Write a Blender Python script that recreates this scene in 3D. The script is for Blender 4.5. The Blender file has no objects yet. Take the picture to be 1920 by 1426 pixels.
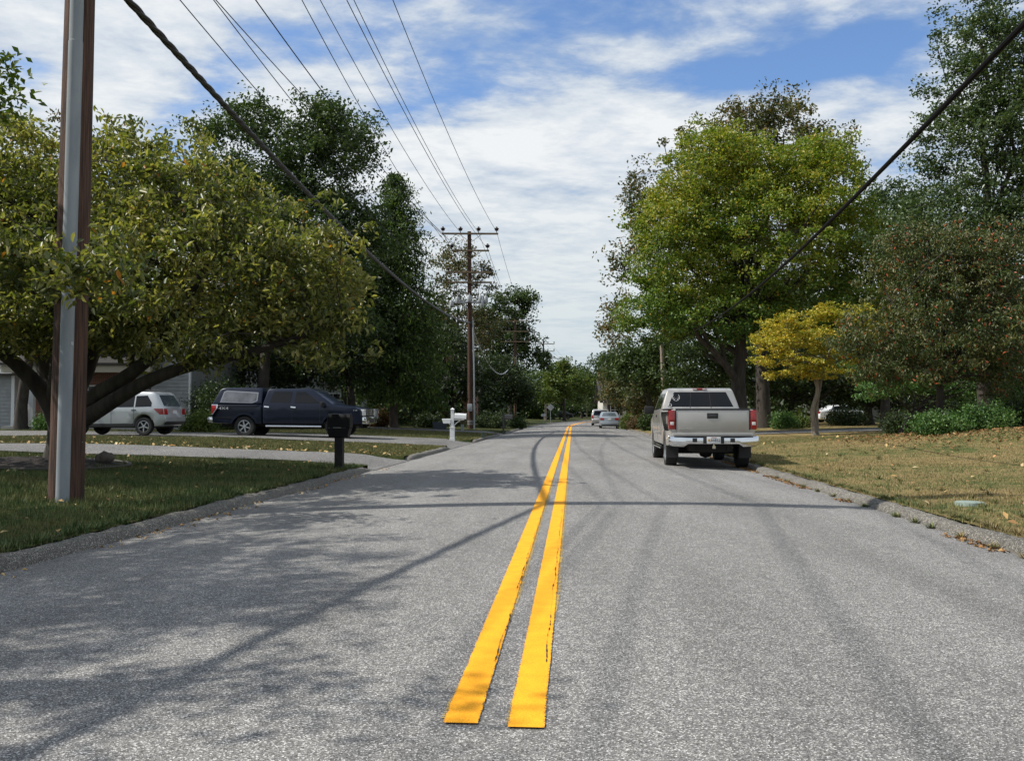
import bpy, bmesh, math, random
import numpy as np
from mathutils import Vector, Matrix
from mathutils.geometry import delaunay_2d_cdt

random.seed(7)
RNG = np.random.default_rng(11)
scene = bpy.context.scene
COL = scene.collection
R = math.radians

# ------------------------------------------------------------------ camera
F = 1660.0                 # focal length in photo pixels (photo 1920 wide)
HY = 775.0                 # horizon row
CAM_H = 1.30
cam_d = bpy.data.cameras.new("camera")
cam_d.sensor_width = 36.0
cam_d.lens = 36.0 * F / 1920.0
cam_d.clip_end = 3000
cam_d.clip_start = 0.05
cam = bpy.data.objects.new("camera", cam_d)
COL.objects.link(cam)
cam.location = (0, 0, CAM_H)
cam.rotation_euler = (R(90) + math.atan((HY - 713.0) / F), 0, 0)
scene.camera = cam

# ------------------------------------------------------------------ colour / exposure
vs = scene.view_settings
vs.view_transform = 'Standard'
vs.look = 'None'
vs.gamma = 1.0
vs.use_curve_mapping = False
vs.exposure = 0.10
scene.cycles.max_bounces = 6
scene.cycles.diffuse_bounces = 3
scene.cycles.transmission_bounces = 4
scene.cycles.use_denoising = True

# ------------------------------------------------------------------ sun and sky
SUN_EL = R(50)
SUN_DIR = Vector((-1.0, -0.085, 0)).normalized() * math.cos(SUN_EL) + Vector((0, 0, math.sin(SUN_EL)))
sun_d = bpy.data.lights.new("sun", 'SUN')
sun_d.energy = 5.0
sun_d.angle = R(0.53)
sun_d.color = (1.0, 0.955, 0.88)
sun = bpy.data.objects.new("sun", sun_d)
COL.objects.link(sun)
sun.rotation_euler = SUN_DIR.to_track_quat('Z', 'Y').to_euler()
sun.location = (-30, -3, 40)


def pixdir(px, py):
    return Vector(((px - 960) / F, 1.0, (HY - py) / F))


def build_world():
    w = bpy.data.worlds.new("World")
    scene.world = w
    w.use_nodes = True
    nt = w.node_tree
    N, L = nt.nodes, nt.links
    N.clear()
    out = N.new('ShaderNodeOutputWorld')
    bg = N.new('ShaderNodeBackground')
    bg.inputs['Strength'].default_value = 0.1
    L.new(bg.outputs[0], out.inputs[0])
    sky = N.new('ShaderNodeTexSky')
    sky.sky_type = 'NISHITA'
    sky.sun_disc = False
    sky.sun_elevation = SUN_EL
    sky.sun_rotation = math.atan2(SUN_DIR.x, SUN_DIR.y)
    sky.air_density = 1.0
    sky.dust_density = 0.6
    sky.ozone_density = 2.2
    tc = N.new('ShaderNodeTexCoord')

    def math_(op, a=None, b=None, c=None, clamp=False):
        n = N.new('ShaderNodeMath')
        n.operation = op
        n.use_clamp = clamp
        for i, v in enumerate((a, b, c)):
            if v is None:
                continue
            if isinstance(v, (int, float)):
                n.inputs[i].default_value = v
            else:
                L.new(v, n.inputs[i])
        return n.outputs[0]
    sep = N.new('ShaderNodeSeparateXYZ')
    L.new(tc.outputs['Generated'], sep.inputs[0])
    x, y, z = sep.outputs
    zz = math_('ADD', math_('MAXIMUM', z, 0.0), 0.10)
    comb = N.new('ShaderNodeCombineXYZ')
    L.new(math_('DIVIDE', x, zz), comb.inputs[0])
    L.new(math_('DIVIDE', y, zz), comb.inputs[1])
    comb.inputs[2].default_value = 3.7
    mp = N.new('ShaderNodeMapping')
    mp.inputs['Rotation'].default_value = (0, 0, R(-35))
    mp.inputs['Scale'].default_value = (1.0, 1.35, 1)
    L.new(comb.outputs[0], mp.inputs[0])

    def noise(scale, detail, rough, dist=0.0, off=(0, 0, 0)):
        m2 = N.new('ShaderNodeVectorMath')
        m2.operation = 'ADD'
        m2.inputs[1].default_value = off
        L.new(mp.outputs[0], m2.inputs[0])
        n = N.new('ShaderNodeTexNoise')
        n.inputs['Scale'].default_value = scale
        n.inputs['Detail'].default_value = detail
        n.inputs['Roughness'].default_value = rough
        n.inputs['Distortion'].default_value = dist
        L.new(m2.outputs[0], n.inputs['Vector'])
        return n.outputs[0]
    big = noise(0.75, 3, 0.5, 0.3)
    mid = noise(2.6, 6, 0.58, 0.25, (3.1, 7.2, 0))
    fine = noise(8.5, 6, 0.62, 0.15, (13.1, 2.2, 0))
    # cover field
    cov = math_('ADD', math_('MULTIPLY', big, 0.8), math_('MULTIPLY', mid, 1.15))
    cov = math_('ADD', cov, math_('MULTIPLY', fine, 0.62))
    cov = math_('SUBTRACT', cov, 1.03)                      # about +-0.3 round 0.16
    # openings and banks of the cloud deck, as directions
    yc = math_('MAXIMUM', y, 0.15)
    u = math_('DIVIDE', x, yc)
    v = math_('DIVIDE', z, yc)
    warp = noise(3.2, 3, 0.5, 0, (5, 5, 0))
    warp2 = noise(3.2, 3, 0.5, 0, (9, 1, 0))
    u = math_('ADD', u, math_('MULTIPLY', math_('SUBTRACT', warp, 0.5), 0.10))
    v = math_('ADD', v, math_('MULTIPLY', math_('SUBTRACT', warp2, 0.5), 0.07))
    blobs = [  # px, py, rx, ry, rotation, amount (minus = opening)
        (1520, 112, 220, 36, 16, -0.85), (1620, 60, 150, 30, 12, -0.30), (1330, 135, 130, 20, 8, -0.50),
        (840, 175, 120, 60, 22, -0.75), (700, 215, 90, 45, 20, -0.35), (575, 75, 150, 50, -15, -0.40),
        (350, 215, 95, 45, 40, -0.45), (40, 140, 110, 40, 10, -0.55), (420, 105, 60, 60, 0, -0.30),
        (1450, 22, 170, 22, 6, -0.28), (990, 325, 80, 18, 5, -0.30), (700, 30, 70, 34, 0, -0.35),
        (1690, 300, 60, 26, 0, -0.35), (1020, 40, 160, 18, 8, -0.22),
        (1000, 250, 260, 70, 14, 0.40), (900, 60, 120, 46, 10, 0.30), (1330, 240, 220, 90, 0, 0.30),
        (130, 60, 150, 60, 0, 0.22), (1060, 95, 190, 30, 5, 0.25), (300, 60, 80, 60, 0, 0.2),
    ]
    for (px, py, rx, ry, rot, amt) in blobs:
        u0, v0 = (px - 960) / F, (HY - py) / F
        c, s = math.cos(R(rot)), math.sin(R(rot))
        du, dv = math_('SUBTRACT', u, u0), math_('SUBTRACT', v, v0)
        a = math_('ADD', math_('MULTIPLY', du, c), math_('MULTIPLY', dv, s))
        b = math_('SUBTRACT', math_('MULTIPLY', dv, c), math_('MULTIPLY', du, s))
        a = math_('DIVIDE', a, rx / F)
        b = math_('DIVIDE', b, ry / F)
        q = math_('ADD', math_('MULTIPLY', a, a), math_('MULTIPLY', b, b))
        g = math_('POWER', 2.718, math_('MULTIPLY', q, -0.75))
        cov = math_('ADD', cov, math_('MULTIPLY', g, amt * 0.50))
    # the deck closes towards the horizon
    hz = N.new('ShaderNodeMapRange')
    hz.inputs['From Min'].default_value = 0.30
    hz.inputs['From Max'].default_value = 0.12
    L.new(z, hz.inputs[0])
    cov = math_('ADD', cov, math_('MULTIPLY', hz.outputs[0], 0.30))
    mr = N.new('ShaderNodeMapRange')
    mr.interpolation_type = 'SMOOTHSTEP'
    mr.inputs['From Min'].default_value = -0.16
    mr.inputs['From Max'].default_value = 0.34
    L.new(cov, mr.inputs[0])
    # cloud shading
    ramp = N.new('ShaderNodeValToRGB')
    e = ramp.color_ramp.elements
    e[0].position = 0.30; e[0].color = (0.50, 0.60, 0.74, 1)
    e[1].position = 0.70; e[1].color = (0.92, 0.95, 0.97, 1)
    sh = math_('ADD', math_('MULTIPLY', mid, 0.5), math_('MULTIPLY', math_('SUBTRACT', cov, 0.1), 0.55))
    sh = math_('ADD', sh, math_('MULTIPLY', fine, 0.22))
    L.new(sh, ramp.inputs[0])
    # greyer, greener veil low down
    low = N.new('ShaderNodeMixRGB')
    low.inputs[2].default_value = (0.60, 0.70, 0.74, 1)
    hz2 = N.new('ShaderNodeMapRange')
    hz2.inputs['From Min'].default_value = 0.27
    hz2.inputs['From Max'].default_value = 0.02
    hz2.inputs['To Max'].default_value = 0.85
    L.new(z, hz2.inputs[0])
    L.new(hz2.outputs[0], low.inputs[0])
    L.new(ramp.outputs[0], low.inputs[1])
    sc_ = N.new('ShaderNodeVectorMath')
    sc_.operation = 'SCALE'
    sc_.inputs['Scale'].default_value = 8.9
    L.new(low.outputs[0], sc_.inputs[0])
    skb = N.new('ShaderNodeMixRGB')
    skb.blend_type = 'MULTIPLY'
    skb.inputs[0].default_value = 1
    skb.inputs[2].default_value = (1.22, 1.40, 1.62, 1)
    L.new(sky.outputs[0], skb.inputs[1])
    mix = N.new('ShaderNodeMixRGB')
    L.new(mr.outputs[0], mix.inputs[0])
    L.new(skb.outputs[0], mix.inputs[1])
    L.new(sc_.outputs[0], mix.inputs[2])
    L.new(mix.outputs[0], bg.inputs[0])
    w.cycles.sampling_method = 'MANUAL'
    w.cycles.sample_map_resolution = 512


build_world()

# ------------------------------------------------------------------ materials
MATS = {}


def mat(name, c1, c2=None, scale=8.0, rough=0.7, metal=0.0, bump=0.0, bscale=None, spec=0.5, coat=0.0, stretch=None, detail=5, pos=(0.35, 0.65)):
    if name in MATS:
        return MATS[name]
    m = bpy.data.materials.new(name)
    m.use_nodes = True
    nt = m.node_tree
    N, L = nt.nodes, nt.links
    p = N['Principled BSDF']
    p.inputs['Base Color'].default_value = (*c1, 1)
    p.inputs['Roughness'].default_value = rough
    p.inputs['Metallic'].default_value = metal
    p.inputs['Specular IOR Level'].default_value = spec
    if coat:
        p.inputs['Coat Weight'].default_value = coat
        p.inputs['Coat Roughness'].default_value = 0.06
    if c2 or bump:
        tc = N.new('ShaderNodeTexCoord')
        vec = tc.outputs['Object']
        if stretch:
            mp = N.new('ShaderNodeMapping')
            mp.inputs['Scale'].default_value = stretch
            L.new(vec, mp.inputs[0])
            vec = mp.outputs[0]
        if c2:
            n = N.new('ShaderNodeTexNoise')
            n.inputs['Scale'].default_value = scale
            n.inputs['Detail'].default_value = detail
            L.new(vec, n.inputs['Vector'])
            r = N.new('ShaderNodeValToRGB')
            r.color_ramp.elements[0].position = pos[0]
            r.color_ramp.elements[1].position = pos[1]
            r.color_ramp.elements[0].color = (*c1, 1)
            r.color_ramp.elements[1].color = (*c2, 1)
            L.new(n.outputs[0], r.inputs[0])
            L.new(r.outputs[0], p.inputs['Base Color'])
        if bump:
            n2 = N.new('ShaderNodeTexNoise')
            n2.inputs['Scale'].default_value = bscale or scale * 3
            n2.inputs['Detail'].default_value = 4
            L.new(vec, n2.inputs['Vector'])
            b = N.new('ShaderNodeBump')
            b.inputs['Strength'].default_value = bump
            b.inputs['Distance'].default_value = 0.02
            L.new(n2.outputs[0], b.inputs['Height'])
            L.new(b.outputs[0], p.inputs['Normal'])
    MATS[name] = m
    return m


def leaf_mat(name, dark, mid, light, accent=None, acc_p=0.97, rough=0.5, transl=0.22, spec=0.35, clump=0.55, low=None):
    m = bpy.data.materials.new(name)
    m.use_nodes = True
    nt = m.node_tree
    N, L = nt.nodes, nt.links
    p = N['Principled BSDF']
    out = N['Material Output']
    geo = N.new('ShaderNodeNewGeometry')
    tc = N.new('ShaderNodeTexCoord')
    n = N.new('ShaderNodeTexNoise')
    n.inputs['Scale'].default_value = clump
    n.inputs['Detail'].default_value = 4
    L.new(tc.outputs['Object'], n.inputs['Vector'])
    a = N.new('ShaderNodeMath'); a.operation = 'MULTIPLY_ADD'
    a.inputs[1].default_value = 0.55; a.inputs[2].default_value = -0.275
    L.new(geo.outputs['Random Per Island'], a.inputs[0])
    b = N.new('ShaderNodeMath'); b.operation = 'ADD'
    L.new(a.outputs[0], b.inputs[0]); L.new(n.outputs[0], b.inputs[1])
    r = N.new('ShaderNodeValToRGB')
    e = r.color_ramp.elements
    e[0].position = 0.25; e[0].color = (*dark, 1)
    e[1].position = 0.78; e[1].color = (*light, 1)
    x = e.new(0.5); x.color = (*mid, 1)
    L.new(b.outputs[0], r.inputs[0])
    colr = r.outputs[0]
    if low:      # autumn colour starts at the top: the lower leaves are still green
        z0_, z1_, lc, lw = low
        sp = N.new('ShaderNodeSeparateXYZ'); L.new(tc.outputs['Object'], sp.inputs[0])
        jz = N.new('ShaderNodeMath'); jz.operation = 'MULTIPLY_ADD'; jz.inputs[1].default_value = (z1_ - z0_) * 1.2
        L.new(n.outputs[0], jz.inputs[0]); L.new(sp.outputs[2], jz.inputs[2])
        mz = N.new('ShaderNodeMapRange'); mz.inputs['From Min'].default_value = z0_ + (z1_ - z0_) * .6; mz.inputs['From Max'].default_value = z1_ + (z1_ - z0_) * .6
        L.new(jz.outputs[0], mz.inputs[0])
        rl = N.new('ShaderNodeMixRGB'); rl.inputs[1].default_value = (*lc, 1); rl.inputs[2].default_value = (*lw, 1)
        L.new(b.outputs[0], rl.inputs[0])
        ml_ = N.new('ShaderNodeMixRGB'); L.new(mz.outputs[0], ml_.inputs[0]); L.new(rl.outputs[0], ml_.inputs[1]); L.new(colr, ml_.inputs[2])
        colr = ml_.outputs[0]
    if accent:
        gt = N.new('ShaderNodeMath'); gt.operation = 'GREATER_THAN'; gt.inputs[1].default_value = acc_p
        fr = N.new('ShaderNodeMath'); fr.operation = 'FRACT'
        ml = N.new('ShaderNodeMath'); ml.operation = 'MULTIPLY'; ml.inputs[1].default_value = 37.17
        L.new(geo.outputs['Random Per Island'], ml.inputs[0]); L.new(ml.outputs[0], fr.inputs[0])
        L.new(fr.outputs[0], gt.inputs[0])
        mx = N.new('ShaderNodeMixRGB'); mx.inputs[2].default_value = (*accent, 1)
        L.new(gt.outputs[0], mx.inputs[0]); L.new(colr, mx.inputs[1])
        colr = mx.outputs[0]
    L.new(colr, p.inputs['Base Color'])
    p.inputs['Roughness'].default_value = rough
    p.inputs['Specular IOR Level'].default_value = spec
    tr = N.new('ShaderNodeBsdfTranslucent')
    br = N.new('ShaderNodeVectorMath'); br.operation = 'MULTIPLY'; br.inputs[1].default_value = (1.35, 1.5, 0.6)
    L.new(colr, br.inputs[0]); L.new(br.outputs[0], tr.inputs[0])
    ms = N.new('ShaderNodeMixShader'); ms.inputs[0].default_value = transl
    L.new(p.outputs[0], ms.inputs[1]); L.new(tr.outputs[0], ms.inputs[2])
    L.new(ms.outputs[0], out.inputs[0])
    return m


def island_mat(name, cols, rough=0.8, transl=0.0, cols2=None, nscale=0.45):
    m = bpy.data.materials.new(name)
    m.use_nodes = True
    nt = m.node_tree
    N, L = nt.nodes, nt.links
    p = N['Principled BSDF']
    geo = N.new('ShaderNodeNewGeometry')
    r = N.new('ShaderNodeValToRGB')
    e = r.color_ramp.elements
    k = len(cols)
    for i, c in enumerate(cols):
        pos = i / (k - 1)
        if i == 0:
            x = e[0]; x.position = 0
        elif i == k - 1:
            x = e[len(e) - 1]; x.position = 1
        else:
            x = e.new(pos)
        x.color = (*c, 1)
    L.new(geo.outputs['Random Per Island'], r.inputs[0])
    outc = r.outputs[0]
    if cols2:
        r2 = N.new('ShaderNodeValToRGB')
        for i, c in enumerate(cols2):
            x = r2.color_ramp.elements[0] if i == 0 else (r2.color_ramp.elements[1] if i == len(cols2) - 1 else None)
            if x is None:
                continue
            x.color = (*c, 1)
        L.new(geo.outputs['Random Per Island'], r2.inputs[0])
        tc = N.new('ShaderNodeTexCoord'); n = N.new('ShaderNodeTexNoise')
        n.inputs['Scale'].default_value = nscale; n.inputs['Detail'].default_value = 4; n.inputs['Roughness'].default_value = 0.6
        L.new(tc.outputs['Object'], n.inputs['Vector'])
        mr = N.new('ShaderNodeMapRange'); mr.inputs['From Min'].default_value = 0.45; mr.inputs['From Max'].default_value = 0.58
        L.new(n.outputs[0], mr.inputs[0])
        mx = N.new('ShaderNodeMixRGB'); L.new(mr.outputs[0], mx.inputs[0]); L.new(outc, mx.inputs[1]); L.new(r2.outputs[0], mx.inputs[2])
        outc = mx.outputs[0]
    L.new(outc, p.inputs['Base Color'])
    p.inputs['Roughness'].default_value = rough
    p.inputs['Specular IOR Level'].default_value = 0.25
    return m


def asphalt_mat(name, dark, light, tint_stain=True, scale=95.0):
    m = bpy.data.materials.new(name)
    m.use_nodes = True
    nt = m.node_tree
    N, L = nt.nodes, nt.links
    p = N['Principled BSDF']
    tc = N.new('ShaderNodeTexCoord')
    v = tc.outputs['Object']
    vo = N.new('ShaderNodeTexVoronoi'); vo.inputs['Scale'].default_value = scale
    L.new(v, vo.inputs['Vector'])
    sepc = N.new('ShaderNodeSeparateColor'); L.new(vo.outputs['Color'], sepc.inputs[0])
    r = N.new('ShaderNodeValToRGB')
    e = r.color_ramp.elements
    e[0].position = 0.0; e[0].color = (*dark, 1)
    e[1].position = 1.0; e[1].color = tuple(min(1, c * 2.6) for c in light) + (1,)
    x = e.new(0.35); x.color = tuple(0.5 * (a + b) for a, b in zip(dark, light)) + (1,)
    x = e.new(0.80); x.color = (*light, 1)
    L.new(sepc.outputs[0], r.inputs[0])
    # fine grain between the stones
    nf = N.new('ShaderNodeTexNoise'); nf.inputs['Scale'].default_value = 260; nf.inputs['Detail'].default_value = 2
    L.new(v, nf.inputs['Vector'])
    mf = N.new('ShaderNodeMapRange'); mf.inputs['From Min'].default_value = 0.3; mf.inputs['From Max'].default_value = 0.7
    mf.inputs['To Min'].default_value = 0.62; mf.inputs['To Max'].default_value = 1.3
    L.new(nf.outputs[0], mf.inputs[0])
    # blotches
    nb = N.new('ShaderNodeTexNoise'); nb.inputs['Scale'].default_value = 0.9; nb.inputs['Detail'].default_value = 6; nb.inputs['Roughness'].default_value = 0.65
    mp = N.new('ShaderNodeMapping'); mp.inputs['Scale'].default_value = (1.0, 0.3, 1); mp.inputs['Rotation'].default_value = (0, 0, R(4))
    L.new(v, mp.inputs[0]); L.new(mp.outputs[0], nb.inputs['Vector'])
    mb = N.new('ShaderNodeMapRange'); mb.inputs['From Min'].default_value = 0.3; mb.inputs['From Max'].default_value = 0.7
    mb.inputs['To Min'].default_value = 0.80; mb.inputs['To Max'].default_value = 1.15
    L.new(nb.outputs[0], mb.inputs[0])
    # wear at 10 cm scale
    nc = N.new('ShaderNodeTexNoise'); nc.inputs['Scale'].default_value = 14; nc.inputs['Detail'].default_value = 5
    L.new(v, nc.inputs['Vector'])
    mc = N.new('ShaderNodeMapRange'); mc.inputs['From Min'].default_value = 0.3; mc.inputs['From Max'].default_value = 0.7
    mc.inputs['To Min'].default_value = 0.86; mc.inputs['To Max'].default_value = 1.14
    L.new(nc.outputs[0], mc.inputs[0])
    # sparse dark pocks and tar drips
    vp = N.new('ShaderNodeTexNoise'); vp.inputs['Scale'].default_value = 3.1; vp.inputs['Detail'].default_value = 7; vp.inputs['Roughness'].default_value = 0.7
    L.new(v, vp.inputs['Vector'])
    mp2 = N.new('ShaderNodeMapRange'); mp2.inputs['From Min'].default_value = 0.665; mp2.inputs['From Max'].default_value = 0.72
    mp2.inputs['To Min'].default_value = 1.0; mp2.inputs['To Max'].default_value = 0.45
    L.new(vp.outputs[0], mp2.inputs[0])
    cur = r.outputs[0]
    facs = [mf.outputs[0], mb.outputs[0], mc.outputs[0], mp2.outputs[0]]
    if tint_stain:
        # oily wheel tracks running with the road: distance from the centre line is stored per vertex
        at = N.new('ShaderNodeAttribute'); at.attribute_name = 'across'
        for (cen, wid, amt) in ((1.15, 0.33, 0.93), (2.9, 0.30, 0.88), (-1.2, 0.33, 0.93), (-2.9, 0.35, 0.92)):
            s1 = N.new('ShaderNodeMath'); s1.operation = 'SUBTRACT'; s1.inputs[1].default_value = cen
            L.new(at.outputs['Fac'], s1.inputs[0])
            s2 = N.new('ShaderNodeMath'); s2.operation = 'ABSOLUTE'; L.new(s1.outputs[0], s2.inputs[0])
            mr = N.new('ShaderNodeMapRange'); mr.interpolation_type = 'SMOOTHSTEP'
            mr.inputs['From Min'].default_value = 0.0; mr.inputs['From Max'].default_value = wid
            mr.inputs['To Min'].default_value = amt; mr.inputs['To Max'].default_value = 1.0
            L.new(s2.outputs[0], mr.inputs[0])
            facs.append(mr.outputs[0])
    f = facs[0]
    for g in facs[1:]:
        mm = N.new('ShaderNodeMath'); mm.operation = 'MULTIPLY'
        L.new(f, mm.inputs[0]); L.new(g, mm.inputs[1]); f = mm.outputs[0]
    sc = N.new('ShaderNodeVectorMath'); sc.operation = 'SCALE'
    L.new(cur, sc.inputs[0]); L.new(f, sc.inputs['Scale'])
    L.new(sc.outputs[0], p.inputs['Base Color'])
    p.inputs['Roughness'].default_value = 0.85
    p.inputs['Specular IOR Level'].default_value = 0.3
    b = N.new('ShaderNodeBump'); b.inputs['Strength'].default_value = 0.55; b.inputs['Distance'].default_value = 0.004
    L.new(vo.outputs['Distance'], b.inputs['Height'])
    L.new(b.outputs[0], p.inputs['Normal'])
    return m


def paint_line_mat(name, col, wear):
    """road paint with cracks and worn specks that let the asphalt show"""
    m = bpy.data.materials.new(name)
    m.use_nodes = True
    nt = m.node_tree
    N, L = nt.nodes, nt.links
    p = N['Principled BSDF']
    out = N['Material Output']
    p.inputs['Base Color'].default_value = (*col, 1)
    p.inputs['Roughness'].default_value = 0.8
    p.inputs['Specular IOR Level'].default_value = 0.2
    tc = N.new('ShaderNodeTexCoord')
    v = tc.outputs['Object']
    n = N.new('ShaderNodeTexNoise'); n.inputs['Scale'].default_value = 150; n.inputs['Detail'].default_value = 3
    L.new(v, n.inputs['Vector'])
    n2 = N.new('ShaderNodeTexNoise'); n2.inputs['Scale'].default_value = 9; n2.inputs['Detail'].default_value = 4
    L.new(v, n2.inputs['Vector'])
    ad = N.new('ShaderNodeMath'); ad.operation = 'MULTIPLY_ADD'; ad.inputs[1].default_value = 0.5
    L.new(n2.outputs[0], ad.inputs[0]); L.new(n.outputs[0], ad.inputs[2])
    at = N.new('ShaderNodeAttribute'); at.attribute_name = 'edge'
    a2 = N.new('ShaderNodeMath'); a2.operation = 'MULTIPLY_ADD'; a2.inputs[1].default_value = 0.34
    L.new(at.outputs['Fac'], a2.inputs[0]); L.new(ad.outputs[0], a2.inputs[2])
    gt = N.new('ShaderNodeMapRange'); gt.inputs['From Min'].default_value = wear; gt.inputs['From Max'].default_value = wear + 0.04
    L.new(a2.outputs[0], gt.inputs[0])
    tr = N.new('ShaderNodeBsdfTransparent')
    ms = N.new('ShaderNodeMixShader')
    L.new(gt.outputs[0], ms.inputs[0]); L.new(p.outputs[0], ms.inputs[1]); L.new(tr.outputs[0], ms.inputs[2])
    L.new(ms.outputs[0], out.inputs[0])
    # aggregate still reads through the paint
    r = N.new('ShaderNodeMapRange'); r.inputs['From Min'].default_value = 0.5; r.inputs['From Max'].default_value = 1.0; r.inputs['To Min'].default_value = 1.12; r.inputs['To Max'].default_value = 0.72
    L.new(ad.outputs[0], r.inputs[0])
    sc = N.new('ShaderNodeVectorMath'); sc.operation = 'SCALE'; sc.inputs[0].default_value = col
    L.new(r.outputs[0], sc.inputs['Scale']); L.new(sc.outputs[0], p.inputs['Base Color'])
    vo = N.new('ShaderNodeTexVoronoi'); vo.inputs['Scale'].default_value = 95
    L.new(v, vo.inputs['Vector'])
    b = N.new('ShaderNodeBump'); b.inputs['Strength'].default_value = 0.35; b.inputs['Distance'].default_value = 0.003
    L.new(vo.outputs['Distance'], b.inputs['Height']); L.new(b.outputs[0], p.inputs['Normal'])
    return m


def lawn_mat(name, greens, dry, amount):
    m = bpy.data.materials.new(name)
    m.use_nodes = True
    nt = m.node_tree
    N, L = nt.nodes, nt.links
    p = N['Principled BSDF']
    tc = N.new('ShaderNodeTexCoord')
    v = tc.outputs['Object']
    n1 = N.new('ShaderNodeTexNoise'); n1.inputs['Scale'].default_value = 0.38; n1.inputs['Detail'].default_value = 5
    n2 = N.new('ShaderNodeTexNoise'); n2.inputs['Scale'].default_value = 28; n2.inputs['Detail'].default_value = 6; n2.inputs['Roughness'].default_value = 0.75
    n3 = N.new('ShaderNodeTexNoise'); n3.inputs['Scale'].default_value = 3.2; n3.inputs['Detail'].default_value = 6; n3.inputs['Roughness'].default_value = 0.7
    for n in (n1, n2, n3):
        L.new(v, n.inputs['Vector'])
    s = N.new('ShaderNodeMath'); s.operation = 'MULTIPLY_ADD'; s.inputs[1].default_value = 0.7
    L.new(n1.outputs[0], s.inputs[0]); L.new(n3.outputs[0], s.inputs[2])
    r = N.new('ShaderNodeValToRGB')
    e = r.color_ramp.elements
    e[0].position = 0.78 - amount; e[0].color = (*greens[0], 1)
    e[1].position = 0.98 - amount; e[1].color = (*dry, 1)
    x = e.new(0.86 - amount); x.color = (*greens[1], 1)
    L.new(s.outputs[0], r.inputs[0])
    mr = N.new('ShaderNodeMapRange'); mr.inputs['From Min'].default_value = 0.25; mr.inputs['From Max'].default_value = 0.75
    mr.inputs['To Min'].default_value = 0.45; mr.inputs['To Max'].default_value = 1.5
    L.new(n2.outputs[0], mr.inputs[0])
    sc = N.new('ShaderNodeVectorMath'); sc.operation = 'SCALE'
    L.new(r.outputs[0], sc.inputs[0]); L.new(mr.outputs[0], sc.inputs['Scale'])
    L.new(sc.outputs[0], p.inputs['Base Color'])
    p.inputs['Roughness'].default_value = 0.95
    p.inputs['Specular IOR Level'].default_value = 0.1
    b = N.new('ShaderNodeBump'); b.inputs['Strength'].default_value = 0.9; b.inputs['Distance'].default_value = 0.05
    L.new(n2.outputs[0], b.inputs['Height']); L.new(b.outputs[0], p.inputs['Normal'])
    return m


# ------------------------------------------------------------------ mesh helpers
def link(name, me, material=None, parent=None, smooth=False, angle=None):
    o = bpy.data.objects.new(name, me)
    COL.objects.link(o)
    if material is not None and len(me.materials) == 0:
        me.materials.append(material)
    if smooth:
        me.polygons.foreach_set('use_smooth', np.ones(len(me.polygons), dtype=bool))
        if angle:
            me.set_sharp_from_angle(angle=R(angle))
    if parent is not None:
        o.parent = parent
    return o


def np_mesh(name, verts, faces, attrs=None):
    """verts (N,3), faces (M,k) with constant k"""
    me = bpy.data.meshes.new(name)
    verts = np.asarray(verts, dtype=np.float32)
    faces = np.asarray(faces, dtype=np.int32)
    k = faces.shape[1]
    me.vertices.add(len(verts))
    me.vertices.foreach_set('co', verts.ravel())
    me.loops.add(faces.size)
    me.loops.foreach_set('vertex_index', faces.ravel())
    me.polygons.add(len(faces))
    me.polygons.foreach_set('loop_start', np.arange(0, faces.size, k, dtype=np.int32))
    try:
        me.polygons.foreach_set('loop_total', np.full(len(faces), k, dtype=np.int32))
    except Exception:
        pass
    if attrs:
        for an, av in attrs.items():
            a = me.attributes.new(an, 'FLOAT', 'POINT')
            a.data.foreach_set('value', np.asarray(av, dtype=np.float32))
    me.update(calc_edges=True)
    me.validate()
    return me


def tag(o, label=None, cat=None, group=None, kind=None):
    if label: o['label'] = label
    if cat: o['category'] = cat
    if group: o['group'] = group
    if kind: o['kind'] = kind
    return o


def empty(name, loc=(0, 0, 0), rz=0.0, label=None, cat=None, group=None):
    o = bpy.data.objects.new(name, None)
    COL.objects.link(o)
    o.empty_display_size = 0.3
    o.location = loc
    o.rotation_euler = (0, 0, rz)
    tag(o, label, cat, group)
    return o


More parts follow.
